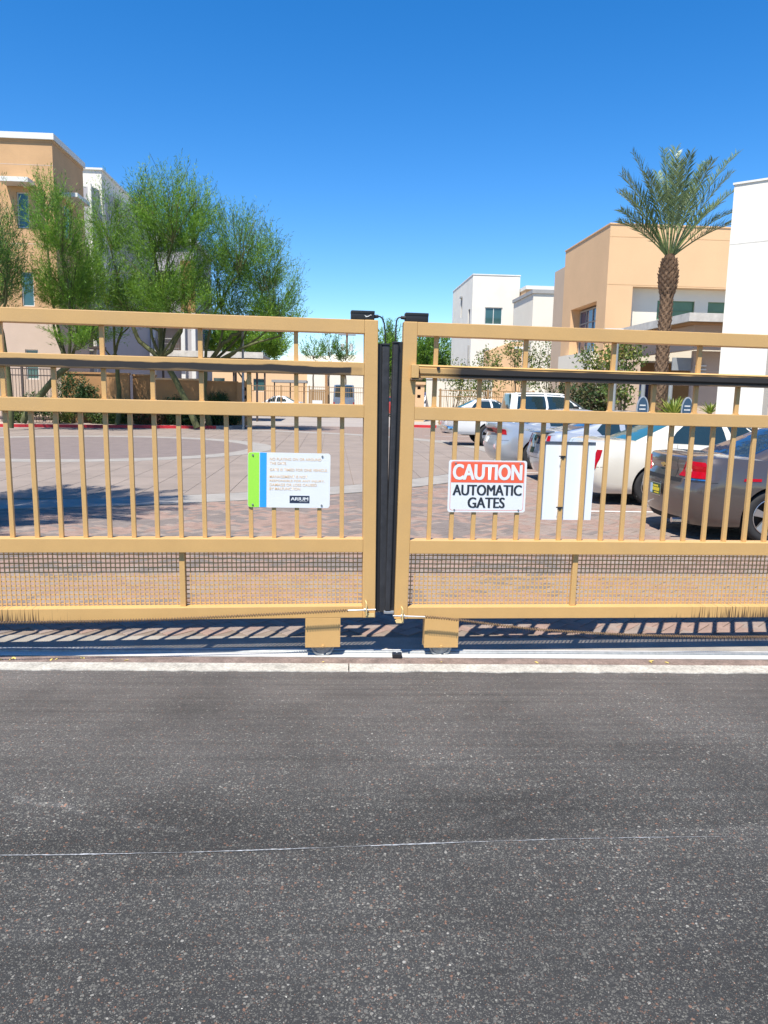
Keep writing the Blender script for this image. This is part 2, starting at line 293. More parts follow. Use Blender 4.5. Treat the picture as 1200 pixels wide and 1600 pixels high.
# ------------------------------------------------------------------ object helpers
def link(o): COL.objects.link(o); return o
def tag(o, label=None, cat=None, group=None, kind=None):
    if label: o['label'] = label
    if cat: o['category'] = cat
    if group: o['group'] = group
    if kind: o['kind'] = kind
    return o
ORG = {}
def thing(name, label, cat, uw=(0, 0), rot=None, group=None, world=None, z=0.0):
    """an Empty at the thing's base, in the estate's own axes (u = across, w = away)"""
    o = bpy.data.objects.new(name, None); link(o); o.empty_display_size = 0.2
    if world is not None: o.location = world; o.rotation_euler = (0, 0, rot or 0); ORG[o.name] = (0, 0, 0)
    else:
        u, w = uw; o.rotation_euler = (0, 0, TH)
        o.location = (u * math.cos(TH) - w * math.sin(TH), u * math.sin(TH) + w * math.cos(TH), z); ORG[o.name] = (u, w, z)
    return tag(o, label, cat, group)
class MB:
    def __init__(s): s.v = []; s.f = []; s.m = []
    def quad(s, a, b, c, d, mi=0):
        n = len(s.v); s.v += [a, b, c, d]; s.f.append((n, n + 1, n + 2, n + 3)); s.m.append(mi)
    def poly(s, pts, mi=0):
        n = len(s.v); s.v += list(pts); s.f.append(tuple(range(n, n + len(pts)))); s.m.append(mi)
    def box(s, x0, x1, y0, y1, z0, z1, mi=0):
        n = len(s.v)
        s.v += [(x0, y0, z0), (x1, y0, z0), (x1, y1, z0), (x0, y1, z0), (x0, y0, z1), (x1, y0, z1), (x1, y1, z1), (x0, y1, z1)]
        for f in ((0, 3, 2, 1), (4, 5, 6, 7), (0, 1, 5, 4), (1, 2, 6, 5), (2, 3, 7, 6), (3, 0, 4, 7)):
            s.f.append(tuple(n + i for i in f)); s.m.append(mi)
        return s
    def prism(s, pts, z0, z1, mi=0):
        n = len(s.v); k = len(pts)
        s.v += [(p[0], p[1], z0) for p in pts] + [(p[0], p[1], z1) for p in pts]
        s.f.append(tuple(n + i for i in range(k))[::-1]); s.f.append(tuple(n + k + i for i in range(k))); s.m += [mi, mi]
        for i in range(k):
            j = (i + 1) % k; s.f.append((n + i, n + j, n + k + j, n + k + i)); s.m.append(mi)
        return s
    def extrude_xz(s, pts, y0, y1, mi=0):
        n = len(s.v); k = len(pts)
        s.v += [(p[0], y0, p[1]) for p in pts] + [(p[0], y1, p[1]) for p in pts]
        s.f.append(tuple(n + i for i in range(k))); s.f.append(tuple(n + k + i for i in range(k))[::-1]); s.m += [mi, mi]
        for i in range(k):
            j = (i + 1) % k; s.f.append((n + j, n + i, n + k + i, n + k + j)); s.m.append(mi)
        return s
    def tube(s, path, radii, sides=6, mi=0, cap=True):
        P = [Vector(p) for p in path]
        if not hasattr(radii, '__len__'): radii = [radii] * len(P)
        n0 = len(s.v); up = Vector((0.13, 0.31, 0.94)).normalized()
        for i, p in enumerate(P):
            d = (P[min(i + 1, len(P) - 1)] - P[max(i - 1, 0)]).normalized()
            a = d.cross(up)
            if a.length < 1e-3: a = d.cross(Vector((1, 0, 0)))
            a.normalize(); b = d.cross(a)
            for k in range(sides):
                t = 2 * PI * k / sides
                s.v.append(tuple(p + (a * math.cos(t) + b * math.sin(t)) * radii[i]))
        for i in range(len(P) - 1):
            for k in range(sides):
                j = (k + 1) % sides; q = n0 + i * sides
                s.f.append((q + k, q + j, q + sides + j, q + sides + k)); s.m.append(mi)
        if cap:
            s.f.append(tuple(n0 + k for k in range(sides))[::-1]); s.f.append(tuple(n0 + (len(P) - 1) * sides + k for k in range(sides))); s.m += [mi, mi]
        return s
    def lathe(s, prof, seg=24, axis='y', cen=(0, 0, 0), mi=0):
        """prof: (radius, along-axis) pairs"""
        n0 = len(s.v)
        for r, h in prof:
            for k in range(seg):
                t = 2 * PI * k / seg; a, b = r * math.cos(t), r * math.sin(t)
                p = (a, h, b) if axis == 'y' else (a, b, h)
                s.v.append((p[0] + cen[0], p[1] + cen[1], p[2] + cen[2]))
        for i in range(len(prof) - 1):
            for k in range(seg):
                j = (k + 1) % seg; q = n0 + i * seg
                s.f.append((q + k, q + j, q + seg + j, q + seg + k)); s.m.append(mi)
        return s
    def mesh(s, name, mats, org=(0, 0, 0), bevel=0, smooth=None):
        me = bpy.data.meshes.new(name)
        v = s.v if org == (0, 0, 0) else [(p[0] - org[0], p[1] - org[1], p[2] - org[2]) for p in s.v]
        me.from_pydata(v, [], s.f)
        for mm in (mats if isinstance(mats, (list, tuple)) else [mats]): me.materials.append(mm)
        if any(s.m): me.polygons.foreach_set('material_index', s.m)
        bm = bmesh.new(); bm.from_mesh(me); bmesh.ops.recalc_face_normals(bm, faces=bm.faces)
        if bevel: bmesh.ops.bevel(bm, geom=list(bm.edges), offset=bevel, segments=2, affect='EDGES', profile=0.6)
        bm.to_mesh(me); bm.free()
        if smooth: me.shade_smooth(); me.set_sharp_from_angle(angle=R(smooth))
        me.update(); return me
    def build(s, name, mats, parent=None, bevel=0, smooth=None, label=None, kind=None):
        org = ORG.get(parent.name, (0, 0, 0)) if parent else (0, 0, 0)
        if len(s.v) > 60000: me = fastmesh(name, s.v, s.f, s.m, mats, org)
        else: me = s.mesh(name, mats, org, bevel, smooth)
        o = link(bpy.data.objects.new(name, me))
        if parent: o.parent = parent; ORG[o.name] = org
        else: o.rotation_euler = (0, 0, TH)
        return tag(o, label, kind=kind)
def fastmesh(name, v, f, m, mats, org=(0, 0, 0)):
    me = bpy.data.meshes.new(name); va = np.asarray(v, dtype=np.float64) - np.array(org)
    me.from_pydata(va.tolist(), [], f)
    for mm in (mats if isinstance(mats, (list, tuple)) else [mats]): me.materials.append(mm)
    if m is not None and len(m): me.polygons.foreach_set('material_index', np.asarray(m, dtype=np.int32))
    me.update(); return me
def quads_mesh(name, V, mi, mats, parent):
    """V: (n,4,3) array in estate coordinates -> one mesh of n loose quads"""
    V = np.asarray(V, dtype=np.float32); n = len(V); org = np.array(ORG.get(parent.name, (0, 0, 0)) if parent else (0, 0, 0))
    me = bpy.data.meshes.new(name); me.vertices.add(n * 4); me.vertices.foreach_set('co', (V.reshape(-1, 3) - org).astype(np.float32).ravel())
    me.loops.add(n * 4); me.loops.foreach_set('vertex_index', np.arange(n * 4, dtype=np.int32))
    me.polygons.add(n); me.polygons.foreach_set('loop_start', np.arange(0, n * 4, 4, dtype=np.int32)); me.polygons.foreach_set('loop_total', np.full(n, 4, dtype=np.int32))
    for mm in mats: me.materials.append(mm)
    me.polygons.foreach_set('material_index', np.asarray(mi, dtype=np.int32)); me.update(calc_edges=True); me.validate()
    o = link(bpy.data.objects.new(name, me))
    if parent: o.parent = parent; ORG[o.name] = ORG.get(parent.name, (0, 0, 0))
    else: o.rotation_euler = (0, 0, TH)
    return o
def copy_tree(o, parent=None):
    c = o.copy(); COL.objects.link(c); c.parent = parent
    for ch in list(o.children): copy_tree(ch, c)
    return c

# ------------------------------------------------------------------ the ground
def sheet(name, x0, x1, y0, y1, z, m, rot=0, nx=1, kind='structure'):
    b = MB(); b.quad((x0, y0, z), (x1, y0, z), (x1, y1, z), (x0, y1, z))
    o = b.build(name, m); o.rotation_euler = (0, 0, rot); return tag(o, kind=kind)
sheet('ground', -1500, 1500, 18, 2500, -0.012, m_earth)
KF = 4.632           # kerb front edge at x = 0, in the track's axes
sheet('road', -60, 60, -40, KF + 0.03, 0.0, asphalt(), GY)
# pale seam between the two lifts of asphalt
b = MB(); x = -2.0; prev = None
while x < 2.6:
    y = 2.742 + 0.078 * x + 0.012 * math.sin(x * 2.1) + random.uniform(-.0015, .0015)
    wdt = max(0.0006, 0.0042 * (0.55 + 0.9 * mnoise.noise(Vector((x * 3.1, 0, 0)))) + random.uniform(-.0008, .0008))
    if x > 0.5: wdt *= max(0.10, 1 - (x - 0.5) * 0.9)
    cur = ((x, y - wdt, 0.0035), (x, y + wdt, 0.0035))
    if prev: b.quad(prev[0], cur[0], cur[1], prev[1])
    prev = cur; x += 0.02
o = b.build('road_seam', mat('chalky seam', (0.27, 0.28, 0.295), 0.9, 0.5, 14, fine=0.4)); o.rotation_euler = (0, 0, 0); tag(o, kind='structure')

def strip(name, segs, y0, y1, z0, z1, m, jag=0.0, step=0.035, bevel=0):
    """a long low block lying in the track's axes with a slightly ragged front edge"""
    b = MB(); x0, x1 = segs; n = int((x1 - x0) / step); rows = []
    for i in range(n + 1):
        x = x0 + (x1 - x0) * i / n; j = jag * mnoise.noise(Vector((x * 9, y0 * 7, 0))) + jag * .5 * random.uniform(-1, 1)
        rows.append([(x, y0 + j, z0), (x, y0 + j + 0.003, z1), (x, y1, z1), (x, y1, z0)])
    for a, c in zip(rows, rows[1:]):
        for k in range(3): b.quad(a[k], c[k], c[k + 1], a[k + 1])
    b.poly(rows[0]); b.poly(rows[-1])
    o = b.build(name, m); o.rotation_euler = (0, 0, GY); return tag(o, kind='structure')
strip('kerb_strip', (-9, -0.003), KF, KF + 0.138, -0.01, 0.006, m_concw, 0.012)
strip('kerb_strip', (0.004, 9), KF, KF + 0.138, -0.01, 0.006, m_concw, 0.012)
strip('dirt_strip', (-9, 9), KF + 0.138, KF + 0.250, -0.01, 0.006, mat('reddish dirt', (0.20, 0.145, 0.12), 0.95, 0.35, 9, 0.004, 60, fine=0.2), 0.0)
strip('footing', (-9, 9), KF + 0.250, KF + 0.70, -0.01, 0.002, m_concg, 0.0)
# the steel track: a flat galvanised plate with a rounded rail on it
t = thing('gate_track', 'flat galvanised steel track with a raised rail set in the concrete under both gates', 'track', world=(0, 0, 0), rot=GY)
b = MB(); b.box(-4.6, 4.6, KF + 0.262, KF + 0.42, 0.003, 0.0085); b.build('track_plate', mat('bleached steel', (0.62, 0.60, 0.56), 0.6, 0.15, 3, metal=0.15, fine=0.06), t, bevel=0.002)
b = MB()
pr = [(0.016 * math.cos(a), 0.016 * math.sin(a)) for a in np.linspace(0, PI, 9)]
for k in range(8):
    p, q = pr[k], pr[k + 1]; yc = KF + 0.350
    b.quad((-4.6, yc + p[0], 0.0085 + p[1]), (4.6, yc + p[0], 0.0085 + p[1]), (4.6, yc + q[0], 0.0085 + q[1]), (-4.6, yc + q[0], 0.0085 + q[1]))
b.build('track_rail', m_wheel, t, smooth=60)
# little black floor bracket between the wheels
t = thing('floor_stop', 'small black steel stop on the track between the two gate wheels', 'gate stop', world=(0.105, 4.905, 0.008), rot=GY)
b = MB(); b.box(-0.032, 0.032, -0.03, 0.02, 0, 0.03); b.build('stop_block', m_black, t, bevel=0.006)
b = MB(); b.lathe([(0.008, 0.0), (0.009, 0.005), (0.004, 0.008), (0.0005, 0.008)], 8, 'z', (0, -0.005, 0.03)); b.build('bolt', m_zinc, t)

# ---- block paving
def paving():
    """herringbone laid at 45 degrees in the estate's axes; keep = where it lies"""
    PL, PW = 0.200, 0.100; P = []
    c45 = math.cos(R(45)); s45 = math.sin(R(45))
    CX, CW = -7.6, 24.4
    rngp = random.Random(3)
    lo = KF + 0.70
    for i in range(-170, 260):
        for j in range(-170, 260):
            # each herringbone unit: one along a, one along b
            base_a = i * PW + 0.0; base_b = j * PW
            k = (i - j) % 4
            if k == 0: a0, b0, la, lb, = base_a, base_b, PL, PW
            elif k == 3: a0, b0, la, lb = base_a, base_b, PW, PL
            else: continue
            ac, bc = a0 + la / 2, b0 + lb / 2
            u = ac * c45 - bc * s45; w = ac * s45 + bc * c45 + 12.0
            if w < 4.6 or w > 19.5 or abs(u - 0.12 * w) > 0.62 * w + 1.0: continue
            if u > 9.0: continue
            d = math.hypot(u - CX, w - CW)
            if d < 13.52: continue
            X = u * math.cos(TH) - w * math.sin(TH); Y = u * math.sin(TH) + w * math.cos(TH)
            if -X * math.sin(GY) + Y * math.cos(GY) < lo + 0.012 + 0.5 * (PL if True else 0) * 0.75: continue
            if X * 1.0 > 0.60 * Y + 0.6 or X < -0.60 * Y - 0.6: continue
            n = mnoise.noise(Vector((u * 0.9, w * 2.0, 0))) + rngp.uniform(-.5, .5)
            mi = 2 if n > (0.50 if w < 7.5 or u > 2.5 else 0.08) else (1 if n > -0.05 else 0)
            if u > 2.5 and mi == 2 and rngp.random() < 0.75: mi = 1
            P.append((Y, u, w, 45 if k == 0 else 135, mi, rngp.uniform(-.0015, .0018)))
    P.sort()
    return P
PAV = paving()
pm = []
def pverts(L, W_, c=0.0035, g=0.0022, h=0.0):
    x, y = L / 2 - g, W_ / 2 - g
    v = [(-x, -y, -0.02), (x, -y, -0.02), (x, y, -0.02), (-x, y, -0.02), (-x, -y, -c), (x, -y, -c), (x, y, -c), (-x, y, -c),
         (-x + c, -y + c, 0), (x - c, -y + c, 0), (x - c, y - c, 0), (-x + c, y - c, 0)]
    f = [(8, 9, 10, 11)] + [(a, (a + 1) % 4, 4 + (a + 1) % 4, 4 + a) for a in range(4)] + [(4 + a, 4 + (a + 1) % 4, 8 + (a + 1) % 4, 8 + a) for a in range(4)]
    return v, f
pv, pf = pverts(0.2, 0.1)
pav = thing('block_paving', 'pink, tan and charcoal block paving laid in herringbone behind the gates', 'paving', world=(0, 0, 0), rot=TH)
tag(pav, kind='structure'); del pav['category']
PZ = 0.004
for k in range(3):
    me = bpy.data.meshes.new('paver'); me.from_pydata(pv, [], pf); me.materials.append(m_pav[k]); pm.append(me)
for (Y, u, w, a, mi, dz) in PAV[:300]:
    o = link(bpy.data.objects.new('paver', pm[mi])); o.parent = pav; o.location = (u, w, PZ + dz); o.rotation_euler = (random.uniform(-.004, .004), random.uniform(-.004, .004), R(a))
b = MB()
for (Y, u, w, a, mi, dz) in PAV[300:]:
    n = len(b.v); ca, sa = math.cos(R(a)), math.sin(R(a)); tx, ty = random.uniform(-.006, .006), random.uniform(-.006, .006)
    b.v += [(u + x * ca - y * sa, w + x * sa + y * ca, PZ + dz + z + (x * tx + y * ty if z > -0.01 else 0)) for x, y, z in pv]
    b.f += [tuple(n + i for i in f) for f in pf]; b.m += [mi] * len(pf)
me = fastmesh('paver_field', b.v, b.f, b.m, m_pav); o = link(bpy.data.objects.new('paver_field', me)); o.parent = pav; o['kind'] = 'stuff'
b = MB(); ca, sa = math.cos(GY - TH), math.sin(GY - TH)
pts = [(-9, KF + 0.70), (9, KF + 0.70), (16, 24), (-16, 24)]
b.poly([(x * ca - y * sa, x * sa + y * ca, -0.003) for x, y in pts]); o = b.build('sand_bed', m_joint, pav)
# beyond the last laid row the blocks are too small to tell apart
def far_paving():
    m = bpy.data.materials.new('far block paving'); m.use_nodes = True; t = m.node_tree; L = t.links
    bs = t.nodes['Principled BSDF']; bs.inputs['Roughness'].default_value = 0.85
    tc = t.nodes.new('ShaderNodeTexCoord'); mp = t.nodes.new('ShaderNodeMapping'); mp.inputs['Rotation'].default_value = (0, 0, R(45)); L.new(tc.outputs['Object'], mp.inputs[0])
    br = t.nodes.new('ShaderNodeTexBrick'); br.inputs['Scale'].default_value = 5.0; br.inputs['Color1'].default_value = (0.24, 0.165, 0.13, 1)
    br.inputs['Color2'].default_value = (0.20, 0.155, 0.13, 1); br.inputs['Mortar'].default_value = (0.14, 0.11, 0.09, 1); br.inputs['Mortar Size'].default_value = 0.012
    L.new(mp.outputs[0], br.inputs[0]); L.new(br.outputs[0], bs.inputs['Base Color']); return m
sheet('far_paving', -60, 9.6, 19.3, 43, -0.004, far_paving(), TH)
sheet('far_drive', -60, 60, 43.0, 140, -0.002, mat('pale far drive', (0.33, 0.29, 0.26), 0.9, 0.12, 0.4), TH)

# ---- the round plaza of sawn concrete slabs with its disc and rings
CX, CW = -7.6, 24.4
def circ(r, n=96): return [(CX + r * math.cos(2 * PI * k / n), CW + r * math.sin(2 * PI * k / n)) for k in range(n)]
def clip(poly, circle):
    out = poly
    for i in range(len(circle)):
        a, c = circle[i], circle[(i + 1) % len(circle)]
        ins = lambda p: (c[0] - a[0]) * (p[1] - a[1]) - (c[1] - a[1]) * (p[0] - a[0]) >= 0
        src, out = out, []
        for k in range(len(src)):
            p, q = src[k], src[(k + 1) % len(src)]
            ip, iq = ins(p), ins(q)
            if ip: out.append(p)
            if ip != iq:
                d1 = (c[0] - a[0]) * (p[1] - a[1]) - (c[1] - a[1]) * (p[0] - a[0]); d2 = (c[0] - a[0]) * (q[1] - a[1]) - (c[1] - a[1]) * (q[0] - a[0])
                tt = d1 / (d1 - d2); out.append((p[0] + (q[0] - p[0]) * tt, p[1] + (q[1] - p[1]) * tt))
        if not out: return []
    return out
plaza = thing('round_plaza', 'round plaza of pinkish sawn concrete slabs with pale ring', 'plaza', world=(0, 0, 0), rot=TH); tag(plaza, kind='structure'); del plaza['category']
C12 = circ(12.52)
for iu in range(-16, 18):
    for iw in range(8):
        g = 0.005; u0 = -3.975 + iu * 0.735 + g; u1 = u0 + 0.735 - 2 * g; w0 = 12.4 + iw * 3.3 + g - (0 if iu % 1 == 0 else 0); w1 = w0 + 3.3 - 2 * g
        if iw < 5 or True:
            p = clip([(u0, w0), (u1, w0), (u1, w1), (u0, w1)], C12)
            if len(p) < 3: continue
            uc = sum(q[0] for q in p) / len(p); wc = sum(q[1] for q in p) / len(p)
            if uc < -0.62 * wc - 0.5: continue
            if math.hypot(uc - CX, wc - CW) < 3.6: continue
            bb = MB(); bb.prism(p, -0.004, 0.012 + random.uniform(-.0008, .0008)); bb.build('slab', m_slab, plaza)
b = MB(); n = 96
for (r0, r1, z, nm, mm) in ((12.55, 13.46, 0.0135, 'outer_ring', m_conc), (5.0, 5.75, 0.018, 'inner_ring', m_conc)):
    b = MB(); A, Bc = circ(r0), circ(r1)
    for k in range(n):
        j = (k + 1) % n
        if k % 4 == 0:   # a saw cut every fourth facet
            A2 = [A[k][0] * .997 + A[j][0] * .003, A[k][1] * .997 + A[j][1] * .003]
        b.quad((*A[k], z), (*A[j], z), (*Bc[j], z), (*Bc[k], z)); b.quad((*Bc[k], z), (*Bc[j], z), (*Bc[j], -0.01), (*Bc[k], -0.01)); b.quad((*A[k], z), (*A[k], -0.01), (*A[j], -0.01), (*A[j], z))
    b.build(nm, mm, plaza)
b = MB(); b.poly([(*p, 0.0165) for p in circ(5.02)]); b.build('centre_disc', m_disc, plaza)
b = MB(); b.poly([(*p, 0.0015) for p in circ(12.6)]); b.build('slab_bed', m_joint, plaza)

# ---- stall lines
for (u0, w0, u1, w1) in [(4.0, 11.62, 8.9, 11.50), (4.05, 14.78, 8.9, 14.62), (4.1, 17.72, 8.9, 17.6), (4.1, 20.85, 8.9, 20.8), (4.1, 23.9, 8.9, 23.8), (4.1, 26.9, 8.9, 26.8), (4.1, 30.6, 8.9, 30.5), (4.1, 34.0, 8.9, 34.0)]:
    b = MB(); hw = 0.055; b.quad((u0, w0 - hw, 0.0095), (u1, w1 - hw, 0.0095), (u1, w1 + hw, 0.0095), (u0, w0 + hw, 0.0095)); o = b.build('parking_line', m_line); tag(o, kind='structure')
# ---- kerbs with planting behind
def kerb(pts, m, name='red_kerb', h=0.15, wd_=0.16, base=True):
    b = MB()
    for (a, c) in zip(pts, pts[1:]):
        d = Vector((c[0] - a[0], c[1] - a[1])).normalized(); nx, ny = -d.y * wd_, d.x * wd_
        z1, z0 = h, -0.02
        b.quad((*a, z0), (*c, z0), (*c, z1), (*a, z1)); b.quad((*a, z1), (*c, z1), (c[0] + nx, c[1] + ny, z1), (a[0] + nx, a[1] + ny, z1))
        b.quad((a[0] + nx, a[1] + ny, z1), (c[0] + nx, c[1] + ny, z1), (c[0] + nx, c[1] + ny, z0), (a[0] + nx, a[1] + ny, z0))
    o = b.build(name, m); return tag(o, kind='structure')
KL = [(-26, 34.8), (-20, 34.9), (-14.5, 35.6), (-12.3, 36.1), (-9.6, 36.7), (-6.8, 37.1), (-5.5, 37.3)]
KR = [(-5.5, 37.3), (-4.8, 37.8), (-4.4, 38.8), (-4.4, 40.0), (-5.0, 41.6)]
kerb(KL, m_redc); kerb(KR, m_conc, 'kerb'); kerb([(-5.0, 41.6), (-6.0, 43.5), (-6.1, 50)], m_redc)
b = MB()
for a, c in zip(KL, KL[1:]): b.quad((a[0], a[1] - 0.30, 0.006), (c[0], c[1] - 0.30, 0.006), (c[0], c[1], 0.006), (a[0], a[1], 0.006))
o = b.build('gutter', m_conc); tag(o, kind='structure')
b = MB(); b.poly([(p[0], p[1] + 0.1, 0.12) for p in KL + KR[1:]] + [(-6, 43.5, .12), (-6.2, 60, .12), (-40, 60, .12), (-40, 35, .12)])
o = b.build('planting_bed', mat('pale decomposed granite', (0.42, 0.33, 0.27), 0.95, 0.25, 1.2, 0.01, 20)); tag(o, kind='structure')
kerb([(4.2, 43.6), (4.8, 43.5), (5.9, 43.3)], m_redc, wd_=0.2); kerb([(5.9, 43.3), (8.9, 42.9), (9.15, 42.0), (9.15, 9), (9.15, 4)], m_conc, 'kerb')
b = MB(); b.poly([(9.2, 4, 0.13), (40, 4, 0.13), (60, 90, 0.13), (5.5, 90, 0.13), (4.3, 43.7, 0.13), (5.9, 43.4, .13), (9.1, 42.9, 0.13)])
o = b.build('front_walk', mat('walk concrete', (0.40, 0.35, 0.30), 0.9, 0.1, 1)); tag(o, kind='structure')

# ------------------------------------------------------------------ the gates
S = 0.14637
def bevel_bar(sh, x0, x1, y0, y1, z0, z1, bv=0.005):
    b = MB(); b.box(x0, x1, y0, y1, z0, z1); b.v = [(x + sh * z, y, z) for x, y, z in b.v]; return b
def gate(side):
    left = side == 'left'; sg = -1 if left else 1
    sh = -0.0115 if left else 0.0043
    if left: loc = (-0.2601, 4.8995, 0.0); rot = (0, 0.0034, 0.1206)
    else: loc = (0.2949, 4.939, -0.0066); rot = (0, 0.0061, 0.1041)
    t = thing('sliding_gate', ('left' if left else 'right') + (' tan steel gate leaf carrying the sign with green and blue stripes' if left else ' tan steel gate leaf carrying the red and white caution sign'),
              'gate', world=loc, group='pair of tan sliding gate leaves')
    t.rotation_euler = rot
    FAR = 4.5
    def X(a, c): return (min(a * 1, c), max(a, c))
    po, pi_ = (0.2199, 0.1354) if left else (-0.2167, -0.1295)       # outer and inner face of the meeting post
    def rail(name, z0, z1, m=m_gate, y0=0.0, y1=0.09, inner=pi_):
        e = inner + 0.0 if left else inner
        x0, x1 = (-FAR, e) if left else (e, FAR)
        return bevel_bar(sh, x0, x1, y0, y1, z0, z1).build(name, m, t, bevel=0.004)
    g = stained_paint('tan paint with grease ' + side, 'grease_' + side)
    d = stained_paint('tan paint with drips ' + side, 'drip_' + side)
    rail('top_rail', 2.105, 2.189)
    if left: gr = rail('guide_rail', 1.846, 1.927, g)
    else:
        b = MB(); prof = [(-0.018, 1.918), (0.0, 1.927), (0.09, 1.927), (0.09, 1.846), (-0.018, 1.846), (-0.018, 1.856), (-0.008, 1.858), (-0.008, 1.864), (-0.018, 1.867), (-0.022, 1.874), (-0.022, 1.905), (-0.014, 1.909)]
        n = len(prof); x0, x1 = pi_ + 0.010, FAR
        for k in range(n):
            p, q = prof[k], prof[(k + 1) % n]
            b.quad((x0 + sh * p[1] + (1.927 - p[1]) * 0.22, p[0], p[1]), (x1, p[0], p[1]), (x1, q[0], q[1]), (x0 + sh * q[1] + (1.927 - q[1]) * 0.22, q[0], q[1]))
        b.poly([(x0 + sh * p[1] + (1.927 - p[1]) * 0.22, p[0], p[1]) for p in prof]); gr = b.build('guide_rail', g, t)
        b = MB(); b.box(-0.165, -0.118, -0.045, 0.0, 1.842, 1.925); b.v = [(x + sh * z, y, z) for x, y, z in b.v]; b.build('end_stop', m_gate, t, bevel=0.004)
        b = MB(); b.box(-0.160, -0.085, -0.040, 0.0, 1.828, 1.841); b.build('stop_shelf', m_rust, t, bevel=0.003)
        b = MB(); b.lathe([(0.0005, -0.030), (0.010, -0.030), (0.011, -0.022), (0.011, -0.014)], 12, 'y', (0.016, 0, 1.905)); b.build('bolt', m_black, t, smooth=40)
    rail('middle_rail', 1.580, 1.664); rail('picket_rail', 0.709, 0.799); rail('bottom_rail', 0.270, 0.350, d)
    x0, x1 = sorted((po, pi_)); b = MB(); b.box(x0, x1, 0.0005, 0.0895, 0.268, 2.190); b.v = [(x + sh * z, y, z) for x, y, z in b.v]
    b.build('meeting_post', m_gate, t, bevel=0.005)
    b = MB(); x0, x1 = sorted((sg * FAR, sg * (FAR + 0.085))); b.box(x0, x1, 0.0005, 0.0895, 0.268, 2.190); b.build('end_post', m_gate, t, bevel=0.005)
    # pickets: every one below, every second between the rails, every fourth above
    hw = 0.0138
    def pmesh(z0, z1):
        b = MB(); b.box(-hw, hw, 0.034, 0.0615, z0, z1); b.v = [(x + sh * z, y, z) for x, y, z in b.v]; return b.mesh('picket', m_gate, bevel=0.003)
    A, B2, C = pmesh(0.7985, 1.5805), pmesh(1.6635, 1.8465), pmesh(1.9265, 2.1055)
    for k in range(31):
        u = sg * k * S
        if abs(u) > FAR - 0.03: break
        for me, ok in ((A, True), (B2, k % 2 == 0), (C, k % 4 == (2 if left else 0))):
            if ok:
                o = link(bpy.data.objects.new('picket', me)); o.parent = t; o.location = (u + random.uniform(-.0012, .0012), 0, 0)
                if abs(u) > 2.6: continue
    # welds: small fillets at the picket feet on the middle rail
    b = MB()
    for k in range(0, 30, 2):
        u = sg * k * S
        for s_ in (-1, 1):
            b.extrude_xz([(u + sh * 1.664 + s_ * hw, 1.6635), (u + sh * 1.664 + s_ * (hw + 0.007), 1.6635), (u + sh * 1.664 + s_ * hw, 1.671)], 0.036, 0.060)
    b.build('weld_bead', m_gate, t, kind='stuff')
    # welded wire mesh in the bottom bay
    b = MB(); c = S / 5; zz = np.arange(0.350 + c * 0.45, 0.709, c * 1.0)
    x0, x1 = (-FAR, pi_) if left else (pi_, FAR)
    nx = int((x1 - x0) / c); wv = 0.0033
    for i in range(1, nx + 1):
        x = (x1 - i * c) if left else (x0 + i * c - 0.008)
        e = 0.0 if abs(x) > 2.7 else random.uniform(-.0006, .0006)
        b.box(x - wv + e, x + wv + e, 0.0655, 0.0705, 0.3495, 0.7095)
    for z in zz: b.box(x0, x1, 0.0705, 0.0755, z - wv, z + wv)
    b.v = [(x + sh * z, y, z) for x, y, z in b.v]; b.build('wire_mesh', m_gate, t, kind='stuff')
    for uu in ((-7 * S, -21 * S) if left else (6.87 * S, 20.9 * S)):
        bevel_bar(sh, uu - 0.0175, uu + 0.0175, 0.0285, 0.0635, 0.3497, 0.7093).build('mesh_stile', m_gate, t, bevel=0.003)
    # black safety edge on the meeting post
    if left: a0, a1, r0, r1, zt, zb = 0.2205, 0.2475, 0.2480, 0.2960, 2.045, 0.300
    else: a0, a1, r0, r1, zt, zb = -0.2440, -0.2172, -0.2790, -0.2445, 2.062, 0.322
    b = MB(); b.box(a0, a1, 0.030, 0.070, zb, zt + 0.004); b.v = [(x + sh * z, y, z) for x, y, z in b.v]; b.build('edge_channel', m_black, t)
    b = MB(); b.box(r0, r1, 0.008, 0.075, zb - (0 if left else 0), zt - 0.006); b.v = [(x + sh * z, y, z) for x, y, z in b.v]
    se = b.build('safety_edge', m_rubber, t, bevel=0.008)
    b = MB(); b.box(r0 - 0.002, r1 + 0.002, 0.004, 0.078, zt - 0.008, zt + 0.004); b.v = [(x + sh * z, y, z) for x, y, z in b.v]; b.build('edge_cap', m_black, se, bevel=0.003)
    if not left:
        b = MB(); b.box(r0 - 0.006, a1, 0.01, 0.07, zb - 0.020, zb - 0.002); b.build('edge_foot', m_zinc, se, bevel=0.003)
    # transmitter box and its cable
    bx0, bx1 = (0.052, 0.197) if left else (-0.205, -0.062)
    dxz = sh * 2.19
    b = MB(); b.box(bx0 + dxz, bx1 + dxz, 0.012, 0.085, 2.1905, 2.237); bo = b.build('transmitter_box', m_black, t, bevel=0.004, smooth=40)
    b = MB(); b.box(bx0 + dxz - 0.001, bx1 + dxz + 0.001, 0.010, 0.087, 2.2275, 2.246); b.build('box_lid', m_black, bo, bevel=0.003, smooth=40)
    if left:
        b = MB(); b.extrude_xz([(bx0 + .055, 2.219), (bx0 + .072, 2.212), (bx0 + .085, 2.217), (bx0 + .098, 2.224), (bx0 + .099, 2.214), (bx0 + .094, 2.219), (bx0 + .080, 2.209), (bx0 + .066, 2.206)], 0.0095, 0.0118); b.build('paint_scuff', m_trim, bo)
    ex = bx1 if left else bx0; s_ = 1 if left else -1; tip = (r0 + r1) / 2 + sh * zt
    b = MB(); b.tube([(ex + dxz, 0.045, 2.215), (ex + dxz + s_ * 0.028, 0.045, 2.217)], [0.012, 0.010], 10)
